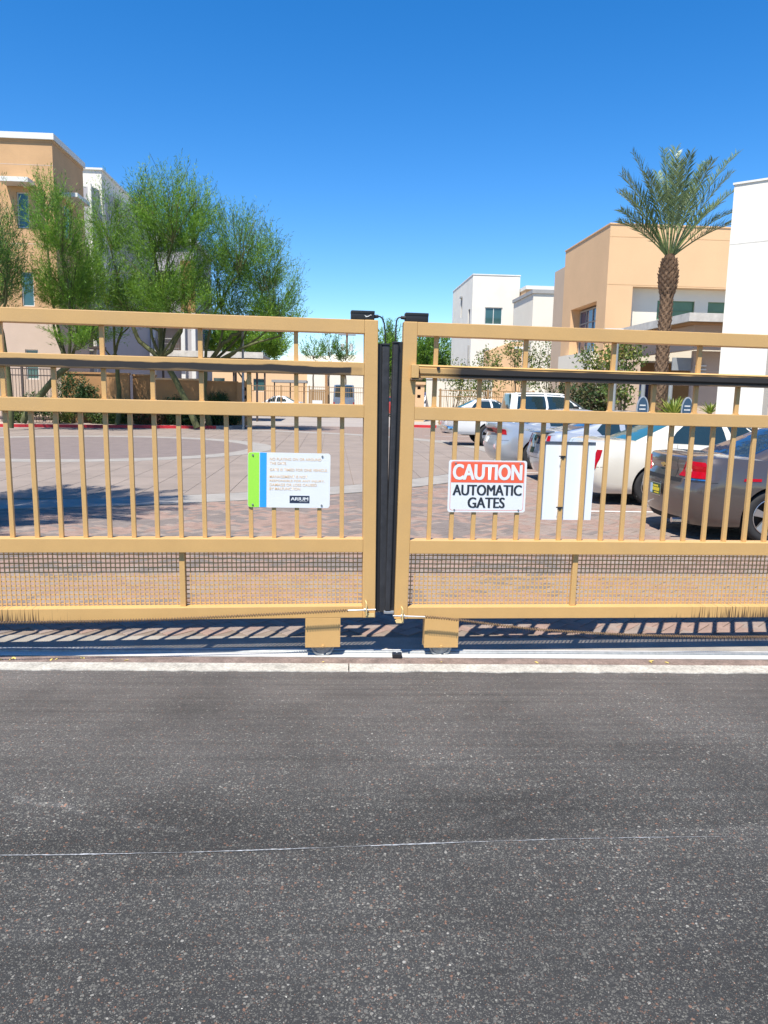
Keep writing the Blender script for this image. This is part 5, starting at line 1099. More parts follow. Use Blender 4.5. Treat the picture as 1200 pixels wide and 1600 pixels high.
def palm(label, base, h_trunk, z_crown, nf, fl, off=0, name='date_palm', seed=5, ang=None, low=52):
    rp = random.Random(seed); u, w = base; t = thing(name, label, 'palm tree', base)
    prof = [(0.20, 0.1), (0.175, z_crown * 0.3), (0.160, z_crown - 1.15), (0.175, z_crown - 1.0), (0.225, z_crown - .8), (0.24, z_crown - .5), (0.19, z_crown - .15), (0.13, z_crown + 0.02), (0.09, z_crown + 0.15)]
    b = MB(); b.lathe(prof, 16, 'z', (u, w, 0)); tr = b.build('trunk', m_pcore, t, smooth=60)
    # leaf boots in spiral rows
    def rad(z):
        for (r0, z0), (r1, z1) in zip(prof, prof[1:]):
            if z0 <= z <= z1: return r0 + (r1 - r0) * (z - z0) / (z1 - z0)
        return 0.1
    bb = MB(); kk = 0; z = 0.35; objs = []
    while z < z_crown - 0.03:
        top = z > z_crown - 1.05; per = 7 if not top else 10
        for i in range(per):
            a = 2 * PI * (i + (kk % 2) * .5) / per + rp.uniform(-.06, .06); r = rad(z); ww = 2 * PI * r / per * (0.40 if not top else 0.42); hgt = 0.10 if not top else 0.085; outw = 0.030 if not top else 0.045 + rp.uniform(-.015, .02)
            ca, sa = math.cos(a), math.sin(a); tx, ty = -sa, ca
            def P(s, o, zz): return (u + ca * (r + o) + tx * s, w + sa * (r + o) + ty * s, zz)
            q = MB(); A_ = [P(-ww, -.01, z), P(ww, -.01, z), P(ww * .75, -.01, z - hgt * .9), P(-ww * .75, -.01, z - hgt * .9)]; T_ = [P(-ww * .8, outw, z + hgt * .45), P(ww * .8, outw, z + hgt * .45), P(0, outw * .45, z - hgt * .5)]
            q.poly(T_); q.quad(A_[0], A_[1], T_[1], T_[0]); q.poly([A_[1], A_[2], T_[2], T_[1]]); q.poly([A_[3], A_[0], T_[0], T_[2]]); q.poly([A_[2], A_[3], T_[2]])
            objs.append(q)
        z += 0.112 if not top else 0.080; kk += 1
    vis = objs[-300:]
    for q in vis: q.build('leaf_boot', m_pbark, t)
    rest = MB()
    for q in objs[:-300]:
        n = len(rest.v); rest.v += q.v; rest.f += [tuple(n + i for i in f) for f in q.f]; rest.m += q.m
    if rest.v: rest.build('lower_leaf_boots', m_pbark, t, kind='stuff')
    for k in range(nf):
        if ang and k < len(ang): az, el0, l = ang[k]
        else:
            az = (k * 137.5 + rp.uniform(-14, 14)) % 360; f = k / nf; el0 = 84 - low * f ** 0.9 + rp.uniform(-5, 5); l = fl * rp.uniform(.85, 1.05)
        a = R(az); d = Vector((math.cos(a) * math.cos(R(el0)), math.sin(a) * math.cos(R(el0)), math.sin(R(el0)))); hz = Vector((math.cos(a), math.sin(a), 0)); side = Vector((-math.sin(a), math.cos(a), 0))
        p0 = Vector((u, w, z_crown)) + hz * 0.08; sag = 0.16 + 0.15 * math.cos(R(el0)) * 1.6; n = 30; path = []
        for j in range(n + 1): f = j / n; path.append(p0 + d * l * f + Vector((0, 0, -1)) * sag * l * f ** 2.4 * 0.6 + hz * 0.10 * l * f ** 2)
        st = MB(); st.tube(path[::3], [0.022 * (1 - .85 * q / 10) + 0.003 for q in range(11)], 5); fr = st.build('frond', m_stalk, t)
        Q = []; mi = []
        for j in range(10, n * 5 // 2 + 1):
            f = j / (n * 2.5); i = min(int(f * n), n - 1); c = path[i].lerp(path[i + 1], f * n - i); dr = (path[i + 1] - path[i]).normalized(); nrm = side.cross(dr).normalized()
            if nrm.z < 0: nrm = -nrm
            if f < 0.27: continue
            ll = 0.50 * min(1, (f - .15) * 3.0) * (1 - 0.55 * max(0, f - .5) / .5) * (fl / 2.6)
            for s_ in (-1, 1):
                ld = (dr * (0.55 + .45 * f) + side * s_ * rp.uniform(.55, .95) + nrm * rp.uniform(0.0, 0.75)).normalized(); wv = ld.cross(nrm).normalized() * 0.015; l2 = ll * rp.uniform(.8, 1.15)
                e = c + ld * l2 + Vector((0, 0, -0.03)); m_ = c + ld * l2 * .4
                Q.append([tuple(c), tuple(m_ + wv), tuple(e), tuple(m_ - wv)]); mi.append(0 if rp.random() < .6 else 1)
        quads_mesh('leaflets', Q, mi, m_palm, fr)
    return t
fr = [(178, 66, 2.7), (172, 76, 3.2), (110, 88, 3.2), (70, 84, 3.4), (8, 68, 3.6), (2, 58, 2.7), (186, 50, 1.9), (356, 40, 2.2), (160, 70, 2.9), (25, 76, 3.1), (270, 80, 2.8), (250, 72, 2.6), (290, 70, 2.7), (215, 66, 2.5), (325, 66, 2.6), (190, 58, 2.3), (20, 56, 2.4), (90, 74, 3), (140, 62, 2.6), (45, 64, 2.8), (182, 44, 1.7), (350, 50, 2.0)]
UPL, WPL = 9.24, 21.4
palm('date palm with feathery crown and diamond patterned trunk before the clubhouse', (UPL, WPL), 5.35, 5.68, 22, 2.85, seed=5, ang=fr, low=22)
palm('added second palm, unseen at left, that thickens the shade on the paving', (-7.5, 6.0), 7.4, 7.6, 60, 2.7, seed=12)  # added out of view to make the palm shadow broader and denser
palm('tall palm outside the frame at left whose shade falls on the plaza', (-6.6, 7.7), 7.4, 7.7, 64, 2.8, seed=9)

# ------------------------------------------------------------------ vehicles
class Surf:
    """a stack of rounded outlines: each level = (z, rear x, front x, half width, corner radius rear, corner radius front, follow)"""
    NS = 26
    def __init__(s, levels, ztop=None, bulge=None, rb=0.06, fb=0.12):
        s.lv = levels; s.P = []
        for (z, x0, x1, hw, r0, r1, g) in levels:
            r0 = min(r0, hw * .95, (x1 - x0) * .45); r1 = min(r1, hw * .95, (x1 - x0) * .45); L = []
            bow = lambda y, a: a * (y / max(hw, .01)) ** 2
            for k in range(9): y = (hw - r0) * (1 - k / 4); L.append([x0 + bow(y, rb), y])
            xr = x0 + bow(hw - r0, rb); xf = x1 - bow(hw - r1, fb)
            for k in range(1, 6): a = PI / 2 * k / 6; L.append([xr + r0 * (1 - math.cos(a)), -(hw - r0) - r0 * math.sin(a)])
            for k in range(s.NS + 1): L.append([xr + r0 + (xf - r1 - xr - r0) * k / s.NS, -hw])
            for k in range(1, 6): a = PI / 2 * k / 6; L.append([xf - r1 + r1 * math.sin(a), -(hw - r1) - r1 * math.cos(a)])
            for k in range(9): y = -(hw - r1) * (1 - k / 4); L.append([x1 - bow(y, fb), y])
            for k in range(1, 6): a = PI / 2 * k / 6; L.append([xf - r1 + r1 * math.cos(a), (hw - r1) + r1 * math.sin(a)])
            for k in range(s.NS + 1): L.append([xf - r1 + (xr + r0 - xf + r1) * k / s.NS, hw])
            for k in range(1, 6): a = PI / 2 * k / 6; L.append([xr + r0 - r0 * math.sin(a), (hw - r0) + r0 * math.cos(a)])
            row = []
            for x, y in L:
                zz = z + (g * ztop(x) if ztop else 0)
                if bulge: y2 = y + math.copysign(bulge(x, zz), y) * min(1, abs(y) / max(hw, .01)) ** 6
                else: y2 = y
                row.append(Vector((x, y2, zz)))
            s.P.append(row)
        s.n = len(s.P[0])
    def at(s, si, v):
        n = s.n; v = max(0, min(v, len(s.P) - 1.0001)); j = int(v); fv = v - j; i = int(math.floor(si)); fi = si - i
        a = s.P[j][i % n].lerp(s.P[j][(i + 1) % n], fi); c = s.P[j + 1][i % n].lerp(s.P[j + 1][(i + 1) % n], fi); return a.lerp(c, fv)
    def nrm(s, si, v):
        a = s.at(si + .3, v) - s.at(si - .3, v); c = s.at(si, v + .1) - s.at(si, v - .1); n = a.cross(c)
        if n.length < 1e-9: return Vector((0, 0, 1))
        n.normalize(); p = s.at(si, v); ctr = Vector((sum(q.x for q in s.P[0]) / s.n, 0, p.z))
        return n if n.dot(p - ctr) > 0 else -n
    R0, C1 = 0.0, 8.0                 # rear edge 0..8 (left to right), rear right corner 8..14, right side 14..40
    def s_side(s, x, v, left=False):
        lo, hi = (8.0, 46.0) if not left else (float(s.n + 0), 54.0)
        for _ in range(40):
            m = (lo + hi) / 2
            if s.at(m, v).x < x: lo = m
            else: hi = m
        return (lo + hi) / 2
    def s_rear(s, y, v):
        lo, hi = -4.0, 12.0
        for _ in range(40):
            m = (lo + hi) / 2
            if s.at(m, v).y > y: lo = m
            else: hi = m
        return (lo + hi) / 2
    def v_z(s, si, z, vmax):
        lo, hi = 0.0, vmax
        for _ in range(30):
            m = (lo + hi) / 2
            if s.at(si, m).z < z: lo = m
            else: hi = m
        return (lo + hi) / 2
    def body(s, m=0):
        b = MB(); n = s.n
        for row in s.P: b.v += [tuple(p) for p in row]
        for j in range(len(s.P) - 1):
            for i in range(n): k = (i + 1) % n; b.f.append((j * n + i, j * n + k, (j + 1) * n + k, (j + 1) * n + i)); b.m.append(m)
        b.f.append(tuple(range(n))[::-1]); b.f.append(tuple((len(s.P) - 1) * n + i for i in range(n))); b.m += [m, m]; return b
    def patch(s, corners, off=0.005, nu=8, nv=4, back=0.012):
        """corners: (s, v) at lower start, lower end, upper end, upper start"""
        b = MB(); G = []; Bk = []
        for j in range(nv + 1):
            row = []; rb = []
            for i in range(nu + 1):
                fu, fv = i / nu, j / nv
                a = [corners[0][k] * (1 - fu) + corners[1][k] * fu for k in (0, 1)]; c = [corners[3][k] * (1 - fu) + corners[2][k] * fu for k in (0, 1)]
                si, v = a[0] * (1 - fv) + c[0] * fv, a[1] * (1 - fv) + c[1] * fv; p = s.at(si, v); n = s.nrm(si, v); row.append(tuple(p + n * off)); rb.append(tuple(p - n * back))
            G.append(row); Bk.append(rb)
        for j in range(nv):
            for i in range(nu): b.quad(G[j][i], G[j][i + 1], G[j + 1][i + 1], G[j + 1][i])
        for i in range(nu): b.quad(G[0][i], G[0][i + 1], Bk[0][i + 1], Bk[0][i]); b.quad(G[nv][i], G[nv][i + 1], Bk[nv][i + 1], Bk[nv][i])
        for j in range(nv): b.quad(G[j][0], G[j + 1][0], Bk[j + 1][0], Bk[j][0]); b.quad(G[j][nu], G[j + 1][nu], Bk[j + 1][nu], Bk[j][nu])
        return b
def lerpf(pts):
    def f(x):
        if x <= pts[0][0]: return pts[0][1]
        for (a, c), (d, e) in zip(pts, pts[1:]):
            if x <= d: q = (x - a) / (d - a); q = q * q * (3 - 2 * q) * .5 + q * .5; return c + (e - c) * q
        return pts[-1][1]
    return f
def wheel(par, x, y, r, wdt, m_rim, spokes=5, out=-1, style=0):
    """tyre with alloy rim; out = side it faces"""
    b = MB(); h = wdt / 2
    b.lathe([(r * .66, -h * .85), (r * .80, -h), (r * .93, -h * .98), (r * .985, -h * .78), (r, -h * .5), (r, h * .5), (r * .985, h * .78), (r * .93, h * .98), (r * .80, h), (r * .66, h * .85)], 40, 'y', (x, y, r))
    ty = b.build('wheel', m_tyre, par, smooth=50); b = MB(); f = out * h * .80
    b.lathe([(r * .68, out * h * .95), (r * .655, out * h * .98), (r * .63, out * h * .80), (r * .60, out * h * .1), (r * .60, -out * h * .8)], 40, 'y', (x, y, r))
    b.lathe([(0.001, out * h * .72), (r * .14, out * h * .72), (r * .17, out * h * .62), (r * .18, 0)], 20, 'y', (x, y, r))
    for k in range(spokes):
        a = 2 * PI * (k + .25) / spokes
        for (r0, r1, w0, w1) in ((r * .12, r * .66, r * .085, r * .15),):
            d = Vector((math.cos(a), 0, math.sin(a))); p = Vector((-math.sin(a), 0, math.cos(a))); c = Vector((x, y, r)); n = len(b.v)
            for (rr, ww, oo) in ((r0, w0, out * h * .70), (r1, w1, out * h * .86), (r1, w1 * 1.0, out * h * .55), (r0, w0, out * h * .40)):
                b.v += [tuple(c + d * rr + p * ww + Vector((0, oo, 0))), tuple(c + d * rr - p * ww + Vector((0, oo, 0)))]
            for q in ((0, 1, 3, 2), (2, 3, 5, 4), (4, 5, 7, 6), (0, 2, 4, 6), (1, 3, 5, 7)): b.f.append(tuple(n + i for i in q)); b.m.append(0)
    b.build('rim', m_rim, ty, smooth=35)
    b = MB(); b.lathe([(0.001, 0), (r * .58, 0)], 24, 'y', (x, y - out * 0.02, r)); b.build('brake_disc', m_dark, ty)
def boolean_wells(o, wheels, hw, r, extra=()):
    for (x, y) in wheels:
        sgn = -1 if y < 0 else 1; c = MB(); c.lathe([(0.001, 0), (r * 1.13, 0), (r * 1.13, 0.34), (0.001, 0.34)], 40, 'y', (0, 0, 0)); me = c.mesh('cut', m_under)
        for v in me.vertices: v.co = (v.co.x + x, (v.co.y if sgn > 0 else -v.co.y) + y - sgn * 0.20, v.co.z + r)
        bm = bmesh.new(); bm.from_mesh(me); bmesh.ops.remove_doubles(bm, verts=bm.verts, dist=1e-3); bmesh.ops.recalc_face_normals(bm, faces=bm.faces); bm.to_mesh(me); bm.free()
        co = bpy.data.objects.new('cut', me); COL.objects.link(co); m = o.modifiers.new('b', 'BOOLEAN'); m.operation = 'DIFFERENCE'; m.object = co; m.solver = 'EXACT'
        try: m.material_mode = 'TRANSFER'
        except Exception: pass
    for me in extra:
        co = bpy.data.objects.new('cut', me); COL.objects.link(co); m = o.modifiers.new('b', 'BOOLEAN'); m.operation = 'DIFFERENCE'; m.object = co; m.solver = 'EXACT'
        try: m.material_mode = 'TRANSFER'
        except Exception: pass
    bpy.context.view_layer.update(); par = o.parent; o.parent = None; sv = o.matrix_world.copy(); o.matrix_world = Matrix()
    bpy.context.view_layer.update(); ne = bpy.data.meshes.new_from_object(o.evaluated_get(bpy.context.evaluated_depsgraph_get()))
    for m in list(o.modifiers):
        c = m.object; o.modifiers.remove(m); bpy.data.objects.remove(c)
    o.data = ne; o.parent = par; o.matrix_world = sv; o.matrix_parent_inverse = Matrix(); o.matrix_basis = Matrix(); ne.shade_smooth(); ne.set_sharp_from_angle(angle=R(32))
def vehicle(name, label, cat, u, w, turn, spec, pm_):
    """rear bumper centre at (u, w); the vehicle points along +u (turn in degrees)"""
    t = thing(name, label, cat, (u, w)); ORG[t.name] = (0, 0, 0); t.rotation_euler = (0, 0, TH + R(turn)); sp = spec
    L, hw, H, r, xr, xf = sp['L'], sp['W'] / 2, sp['H'], sp['r'], sp['xr'], sp['xf']; zt = lerpf(sp['top']); zb = sp.get('zb', 0.20)
    def bulge(x, z):
        k = 0
        for xc in (xr, xf):
            d = math.hypot(x - xc, (z - r) * 1.0); k = max(k, math.exp(-((d - r * 1.22) / 0.16) ** 2) * 0.020)
        return k - 0.012 * math.exp(-((z - 0.52) / 0.14) ** 2) * (1 if xr + .6 < x < xf - .5 else 0.2)
    rs = sp.get('rear', [(0, .16), (.12, .05), (.35, .0), (.62, .015), (.80, .06), (.95, .05), (1, .09)]); rf = lerpf(rs); ff = lerpf(sp.get('front', [(0, .12), (.3, 0), (.6, .05), (1, .35)]))
    ZT = zt(0.0); lv = []
    frac = [0, .06, .14, .25, .36, .48, .60, .70, .80, .88, .94, .98, 1.0]
    wf = lerpf([(0, .90), (.08, .955), (.25, .985), (.45, 1.0), (.65, 1.0), (.85, .975), (1, .93)])
    z0 = zb
    for f in frac: lv.append((z0 + (0 - 0) * f, rf(f), L - ff(f), hw * wf(f), sp.get('cr', .30), .45, f))
    # height at fraction f: zb + f*(ztop(x)-zb)
    ztf = lambda x: zt(x) - zb
    e = sp.get('crown', 0.03)
    lv.append((z0 + e * .35, rf(1) + .03, L - ff(1) - .03, hw * wf(1) - .035, .28, .42, 1)); lv.append((z0 + e * .75, rf(1) + .12, L - ff(1) - .14, hw * .72, .25, .4, 1)); lv.append((z0 + e, rf(1) + .25, L - ff(1) - .3, hw * .35, .2, .3, 1)); lv.append((z0 + e, rf(1) + .35, L - ff(1) - .4, 0.03, .02, .02, 1))
    S_ = Surf(lv, ztf, bulge, rb=sp.get('rb', .10), fb=.22); NV = len(frac) - 1
    bo = S_.body().build('body', [pm_, m_under], t, smooth=32)
    boolean_wells(bo, [(xr, -hw), (xr, hw), (xf, -hw), (xf, hw)], hw, r, extra=[q for q in sp.get('cuts', [])])
    for y, o_ in ((-hw + .11, -1), (hw - .11, 1)):
        for x in (xr, xf): wheel(t, x, y, r, .215, sp.get('rim', m_alloy), sp.get('spokes', 5), o_)
    under = MB(); under.box(.35, L - .5, -hw * .82, hw * .82, zb - .03, zb + .12); under.box(xr - .06, xr + .06, -hw + .2, hw - .2, r - .06, r + .06); under.box(xf - .06, xf + .06, -hw + .2, hw - .2, r - .06, r + .06); under.build('underbody', m_under, t)
    # greenhouse
    g0, g1 = sp['gb']; h0, h1 = sp['gr']; zb2 = sp['belt']; gw, rw_ = sp.get('gw', hw * .90), sp.get('rw', hw * .66); gl_ = []
    for f in (0, .12, .3, .5, .7, .85, .93, .97, 1.0):
        e_ = f ** sp.get('ge', 1.15); k = 1 if f < .85 else 1 - (f - .85) * .25
        gl_.append((zb2 + (H - zb2) * f, g0 + (h0 - g0) * e_, g1 + (h1 - g1) * f ** 1.05, (gw + (rw_ - gw) * f ** 1.3) * k, .20, .25, f ** 2))
    xm = (h0 + h1) / 2; arch = sp.get('arch', 0.05); zarch = lambda x: -arch * ((x - xm) / ((h1 - h0) / 2)) ** 2 if abs(x - xm) < 2 * (h1 - h0) else -arch * 4
    gl_.append((H + .012, h0 + .12, h1 - .15, rw_ * .72, .2, .25, 1)); gl_.append((H + .02, h0 + .3, h1 - .35, rw_ * .35, .1, .15, 1)); gl_.append((H + .02, h0 + .4, h1 - .5, .03, .02, .02, 1))
    G = Surf(gl_, zarch, None, rb=sp.get('grb', .10), fb=.20); G.body().build('roof', pm_, t, smooth=34)
    gv0, gv1 = sp.get('gv', (0.35, 6.3)); gm = sp.get('glass', m_cglass)
    m1 = sp.get('gin', .80)
    if not sp.get('split'):
        G.patch([(-2.0 * m1, gv0), (8 + 2.0 * m1, gv0), (8 + 1.6 * m1, gv1), (-1.6 * m1, gv1)], .004, 14, 6).build('rear_window', sp.get('rglass', gm), t, smooth=40)
    G.patch([(40.5, gv0), (55.5, gv0), (55, gv1), (41.0, gv1)], .004, 14, 6).build('windscreen', gm, t, smooth=40)
    for left in (False, True):
        for (xa, xb, xa2, xb2) in sp['sidew']:
            c = [(G.s_side(xa, gv0, left), gv0), (G.s_side(xb, gv0, left), gv0), (G.s_side(xb2, gv1 - .3, left), gv1 - .3), (G.s_side(xa2, gv1 - .3, left), gv1 - .3)]
            G.patch(c, .004, 8, 4).build('side_window', gm, t, smooth=40)
    V = lambda si, z: S_.v_z(si, z, NV)
    # door and panel seams on both flanks
    for left in (False, True):
        for x in sp['doors']:
            s0 = S_.s_side(x - .004, 5, left); s1 = S_.s_side(x + .004, 5, left); S_.patch([(s0, .8), (s1, .8), (s1, NV - .05), (s0, NV - .05)], .0012, 1, 12, .004).build('door_seam', m_gap, t)
        for x in sp.get('handles', ()):
            si = S_.s_side(x, 8, left); p = S_.at(si, 8.1); sg = 1 if left else -1; b = MB(); b.box(x - .09, x + .09, min(p.y, p.y + sg * .03), max(p.y, p.y + sg * .03), p.z - .012, p.z + .014); b.build('door_handle', sp.get('hm', pm_), t, bevel=.006, smooth=40)
    def seam(z, sa, sb, h=.007, nm='bumper_seam'):
        v0a, v0b = V(sa, z), V(sb, z); v1a, v1b = V(sa, z + h), V(sb, z + h); S_.patch([(sa, v0a), (sb, v0b), (sb, v1b), (sa, v1a)], .0013, 22, 1, .004).build(nm, m_gap, t)
    for (z, sa, sb) in sp.get('seams', ()): seam(z, sa, sb)
    def lamp(nm, m_, cs, off=.008, mirror=True, nu=12, nv=6):
        out = []
        for mm in ((0, 1) if mirror else (0,)):
            cc = [((8 - s_, v_) if mm else (s_, v_)) for s_, v_ in [(q[0], V(q[0], q[1])) for q in cs]]; out.append(S_.patch(cc, off, nu, nv).build(nm, m_, t, smooth=40))
        return out
    for args in sp.get('lamps', ()): lamp(*args)
    return t, S_, G, V
SED_TOP = lambda zr, xb, zb_, L, zf: [(0, zr), (xb, zr + .02), (L * .30, zb_), (L * .62, zb_ - .01), (L * .72, zb_ - .04), (L - .4, zf), (L, zf - .12)]
# bronze grey sedan, nearest
p1 = paint('bronze grey car paint', (0.095, 0.078, 0.072), 0.45, 0.32)
spec = dict(L=4.87, W=1.79, H=1.44, r=.335, xr=1.08, xf=3.93, top=[(0, 1.02), (.5, 1.05), (1.3, 1.01), (2.9, .96), (3.5, .93), (4.5, .80), (4.87, .66)], belt=.955, gb=(.62, 3.72), gr=(1.62, 2.75), arch=.04,
            sidew=[(1.42, 1.62, 1.66, 1.72), (1.68, 2.42, 1.80, 2.32), (2.50, 3.36, 2.40, 2.76)], doors=(1.52, 2.46, 3.42), handles=(1.75, 2.72), rglass=m_bcar,
            rear=[(0, .12), (.15, .05), (.45, .0), (.68, .02), (.73, .09), (.92, .07), (1, .10)], cr=.34, rb=.13, seams=[(.745, 8.9, 13.5), (.745, -5.5, -.9)],
            lamps=[('tail_lamp', m_lamp, [(7.25, .80), (12.2, .79), (11.5, .985), (8.6, .995)], .012)])
t, S_, G, V = vehicle('parked_car', 'bronze grey saloon with red corner tail lamps, nearest car at the right edge', 'car', 4.33, 9.90, 0, spec, p1)
def spatch(nm, m_, s0, s1, z0, z1, off=.004, nu=8, nv=2, S_=None, V=None, t=None): S_.patch([(s0, V(s0, z0)), (s1, V(s1, z0)), (s1, V(s1, z1)), (s0, V(s0, z1))], off, nu, nv).build(nm, m_, t, smooth=40)
spatch('boot_gap', m_gap, 0.2, 7.8, .725, .775, .002, 12, 1, S_, V, t); spatch('chrome_strip', m_chrome, 8.3, 12.4, .768, .782, .013, 10, 1, S_, V, t)
spatch('side_marker', m_lamp, S_.s_side(.66, 5), S_.s_side(.88, 5), .775, .81, .006, 4, 1, S_, V, t); spatch('boot_seam', m_gap, 8.25 - 1.55, 8.25 - 1.50, .77, 1.01, .002, 1, 6, S_, V, t)
spatch('lower_valance', m_under, .3, 7.7, .20, .27, .004, 12, 1, S_, V, t)
b = MB(); x_ = -.022; b.box(x_, x_ + .01, -.158, .158, .50, .665); o = b.build('plate_frame', m_chrome, t, bevel=.003)
b = MB(); b.box(x_ - .004, x_ - .0005, -.148, .148, .51, .655); pl_ = b.build('number_plate', m_plateg, t)
b = MB(); b.box(x_ - .008, x_ - .0045, .075, .140, .52, .645); b.build('plate_band', m_plateb, pl_); b = MB(); b.box(x_ - .008, x_ - .0045, -.130, .065, .555, .60); b.box(x_ - .0082, x_ - .0045, -.120, .02, .525, .54); b.box(x_ - .0082, x_ - .0045, -.09, .05, .61, .632); b.build('plate_print', m_plate, pl_)
q = S_.at(4.0, V(4, .90)); b = MB(); e = [(-.075, .0), (-.070, .022), (-.022, .022), (-.022, .032), (.022, .032), (.022, .022), (.075, .022), (.070, -.004), (.024, -.006), (.022, -.022), (-.022, -.022), (-.024, -.006)]
n = len(b.v); b.v += [(q.x - .014, a, q.z + c) for a, c in e] + [(q.x + .01, a, q.z + c) for a, c in e]; b.f.append(tuple(range(12))); b.f += [(k, (k + 1) % 12, 12 + (k + 1) % 12, 12 + k) for k in range(12)]; b.m += [0] * 13; b.build('badge', m_gold, t)
for yy in (-.60, .60):
    si = S_.s_rear(yy, V(4, .88)); q = S_.at(si, V(si, .88)); nn_ = S_.nrm(si, V(si, .88)); b = MB(); b.lathe([(0.0005, 0.0), (0.03, 0.003), (0.052, 0.0), (0.060, -0.004), (0.066, -.02)], 20, 'z', (0, 0, 0)); rm = nn_.to_track_quat('Z', 'Y').to_matrix(); b.v = [tuple(rm @ Vector(p) + q + nn_ * .018) for p in b.v]; b.build('reverse_lens', m_lampc, t, smooth=50)
si = S_.s_side(.98, 8); q = S_.at(S_.s_side(1.30, 8), 8); b = MB(); b.lathe([(0.074, -.004), (0.080, -.006), (0.082, 0.002)], 28, 'y', (1.22, q.y, .80)); b.build('fuel_flap_ring', m_gap, t)
b = MB(); b.tube([(-.01, -.52, .24), (.12, -.52, .24)], .035, 12); b.build('exhaust', m_chrome, t)
# cream saloon
p2 = paint('cream car paint', (0.72, 0.68, 0.58), 0.0, 0.3)
spec2 = dict(L=4.86, W=1.80, H=1.45, r=.335, xr=1.10, xf=3.98, top=[(0, 1.02), (.4, 1.06), (1.3, 1.03), (2.9, .98), (3.5, .95), (4.5, .84), (4.86, .70)], belt=.985, gb=(.60, 3.65), gr=(1.55, 2.75), arch=.04, glass=m_cglass, rglass=m_tglass,
             sidew=[(1.40, 2.32, 1.72, 2.25), (2.40, 3.30, 2.33, 2.74)], doors=(1.5, 2.4, 3.4), handles=(1.75, 2.7), cr=.24, rb=.07, rear=[(0, .12), (.2, .04), (.50, .0), (.64, .01), (.66, .04), (.9, .05), (1, .09)], seams=[(.64, .2, 13.5), (.64, -5.5, -.3)],
             lamps=[('tail_lamp', m_lamp, [(8.6, .61), (11.0, .61), (12.0, .92), (10.6, .92)], .010)])
t, S_, G, V = vehicle('parked_car', 'cream saloon with tall red tail lamps between the silver hatchback and the bronze saloon', 'car', 4.22, 13.15, 0, spec2, p2)
spatch('boot_seam', m_gap, 1.2, 1.25, .66, 1.04, .002, 1, 6, S_, V, t); spatch('lower_valance', m_under, .3, 7.7, .20, .26, .004, 12, 1, S_, V, t); spatch('plate', m_plateb, 3.2, 4.8, .74, .86, .006, 4, 2, S_, V, t)
# silver hatchback with split rear glass and spoiler
p3 = paint('silver car paint', (0.50, 0.53, 0.57), 0.35, 0.28)
spec3 = dict(L=4.45, W=1.72, H=1.50, r=.31, xr=.92, xf=3.62, top=[(0, 1.00), (.5, 1.06), (1.3, 1.0), (2.9, .97), (3.5, .92), (4.2, .76), (4.45, .62)], belt=1.0, gb=(.12, 3.80), gr=(1.55, 2.4), arch=.06, ge=1.05, rglass=m_bcar, rw=.56,
             sidew=[(1.25, 1.75, 1.55, 1.78), (1.82, 2.45, 1.84, 2.35), (2.52, 3.3, 2.42, 2.6)], doors=(1.45, 2.45, 3.3), handles=(1.6, 2.65), cr=.30, rb=.12, rear=[(0, .14), (.3, .03), (.5, .0), (.62, .03), (.8, .07), (1, .12)], seams=[(.52, -5, 13)],
             lamps=[('tail_lamp', m_lamp, [(9.2, .70), (10.6, .70), (10.4, .98), (9.4, .98)], .012)])
t, S_, G, V = vehicle('parked_car', 'silver hatchback with a dark tail spoiler behind the blank white board', 'car', 4.25, 16.15, 0, spec3, p3)
spatch('lower_rear_window', m_bcar, .3, 7.7, .80, .975, .006, 10, 4, S_, V, t); spatch('number_plate', m_plateg, 3.1, 4.9, .60, .72, .008, 4, 2, S_, V, t)
b = MB(); b.extrude_xz([(-.12, 1.06), (.30, 1.085), (.32, 1.05), (.0, 1.03)], -.62, .62); b.build('spoiler', paint('dark silver trim', (.16, .18, .20)), t, bevel=.008, smooth=40)
# grey fastback saloon
p4 = paint('pale grey car paint', (0.40, 0.43, 0.47), 0.35, 0.28)
spec4 = dict(L=5.08, W=1.90, H=1.48, r=.36, xr=1.12, xf=4.17, top=[(0, 1.10), (.45, 1.12), (1.3, 1.06), (2.9, 1.0), (3.5, .97), (4.6, .86), (5.08, .74)], belt=1.03, gb=(.62, 3.75), gr=(1.75, 2.75), arch=.04,
             sidew=[(1.45, 2.35, 1.85, 2.28), (2.42, 3.35, 2.36, 2.72)], doors=(1.5, 2.45, 3.45), handles=(1.8, 2.7), cr=.38, rb=.16, rear=[(0, .16), (.15, .06), (.42, .0), (.58, .07), (.75, .12), (.93, .03), (1, .05)], seams=[(.70, 8.9, 13), (.70, -5, -.9)],
             lamps=[('tail_lamp', m_lamp, [(7.6, .86), (11.9, .84), (11.9, .97), (7.2, 1.0)], .010), ('reflector', m_lampc, [(8.6, .46), (9.6, .48), (9.4, .60), (8.7, .58)], .006)])
t, S_, G, V = vehicle('parked_car', 'pale grey saloon with a wide red rear lamp band, right of the white pickup', 'car', 3.95, 19.6, 0, spec4, p4)
spatch('lamp_bar', m_lamp, .5, 7.5, .88, .99, .009, 12, 3, S_, V, t); spatch('lamp_panel', m_gap, 1.4, 6.6, .895, .975, .012, 10, 2, S_, V, t); spatch('number_plate', m_trim, 3.1, 4.9, .62, .75, .006, 4, 2, S_, V, t)
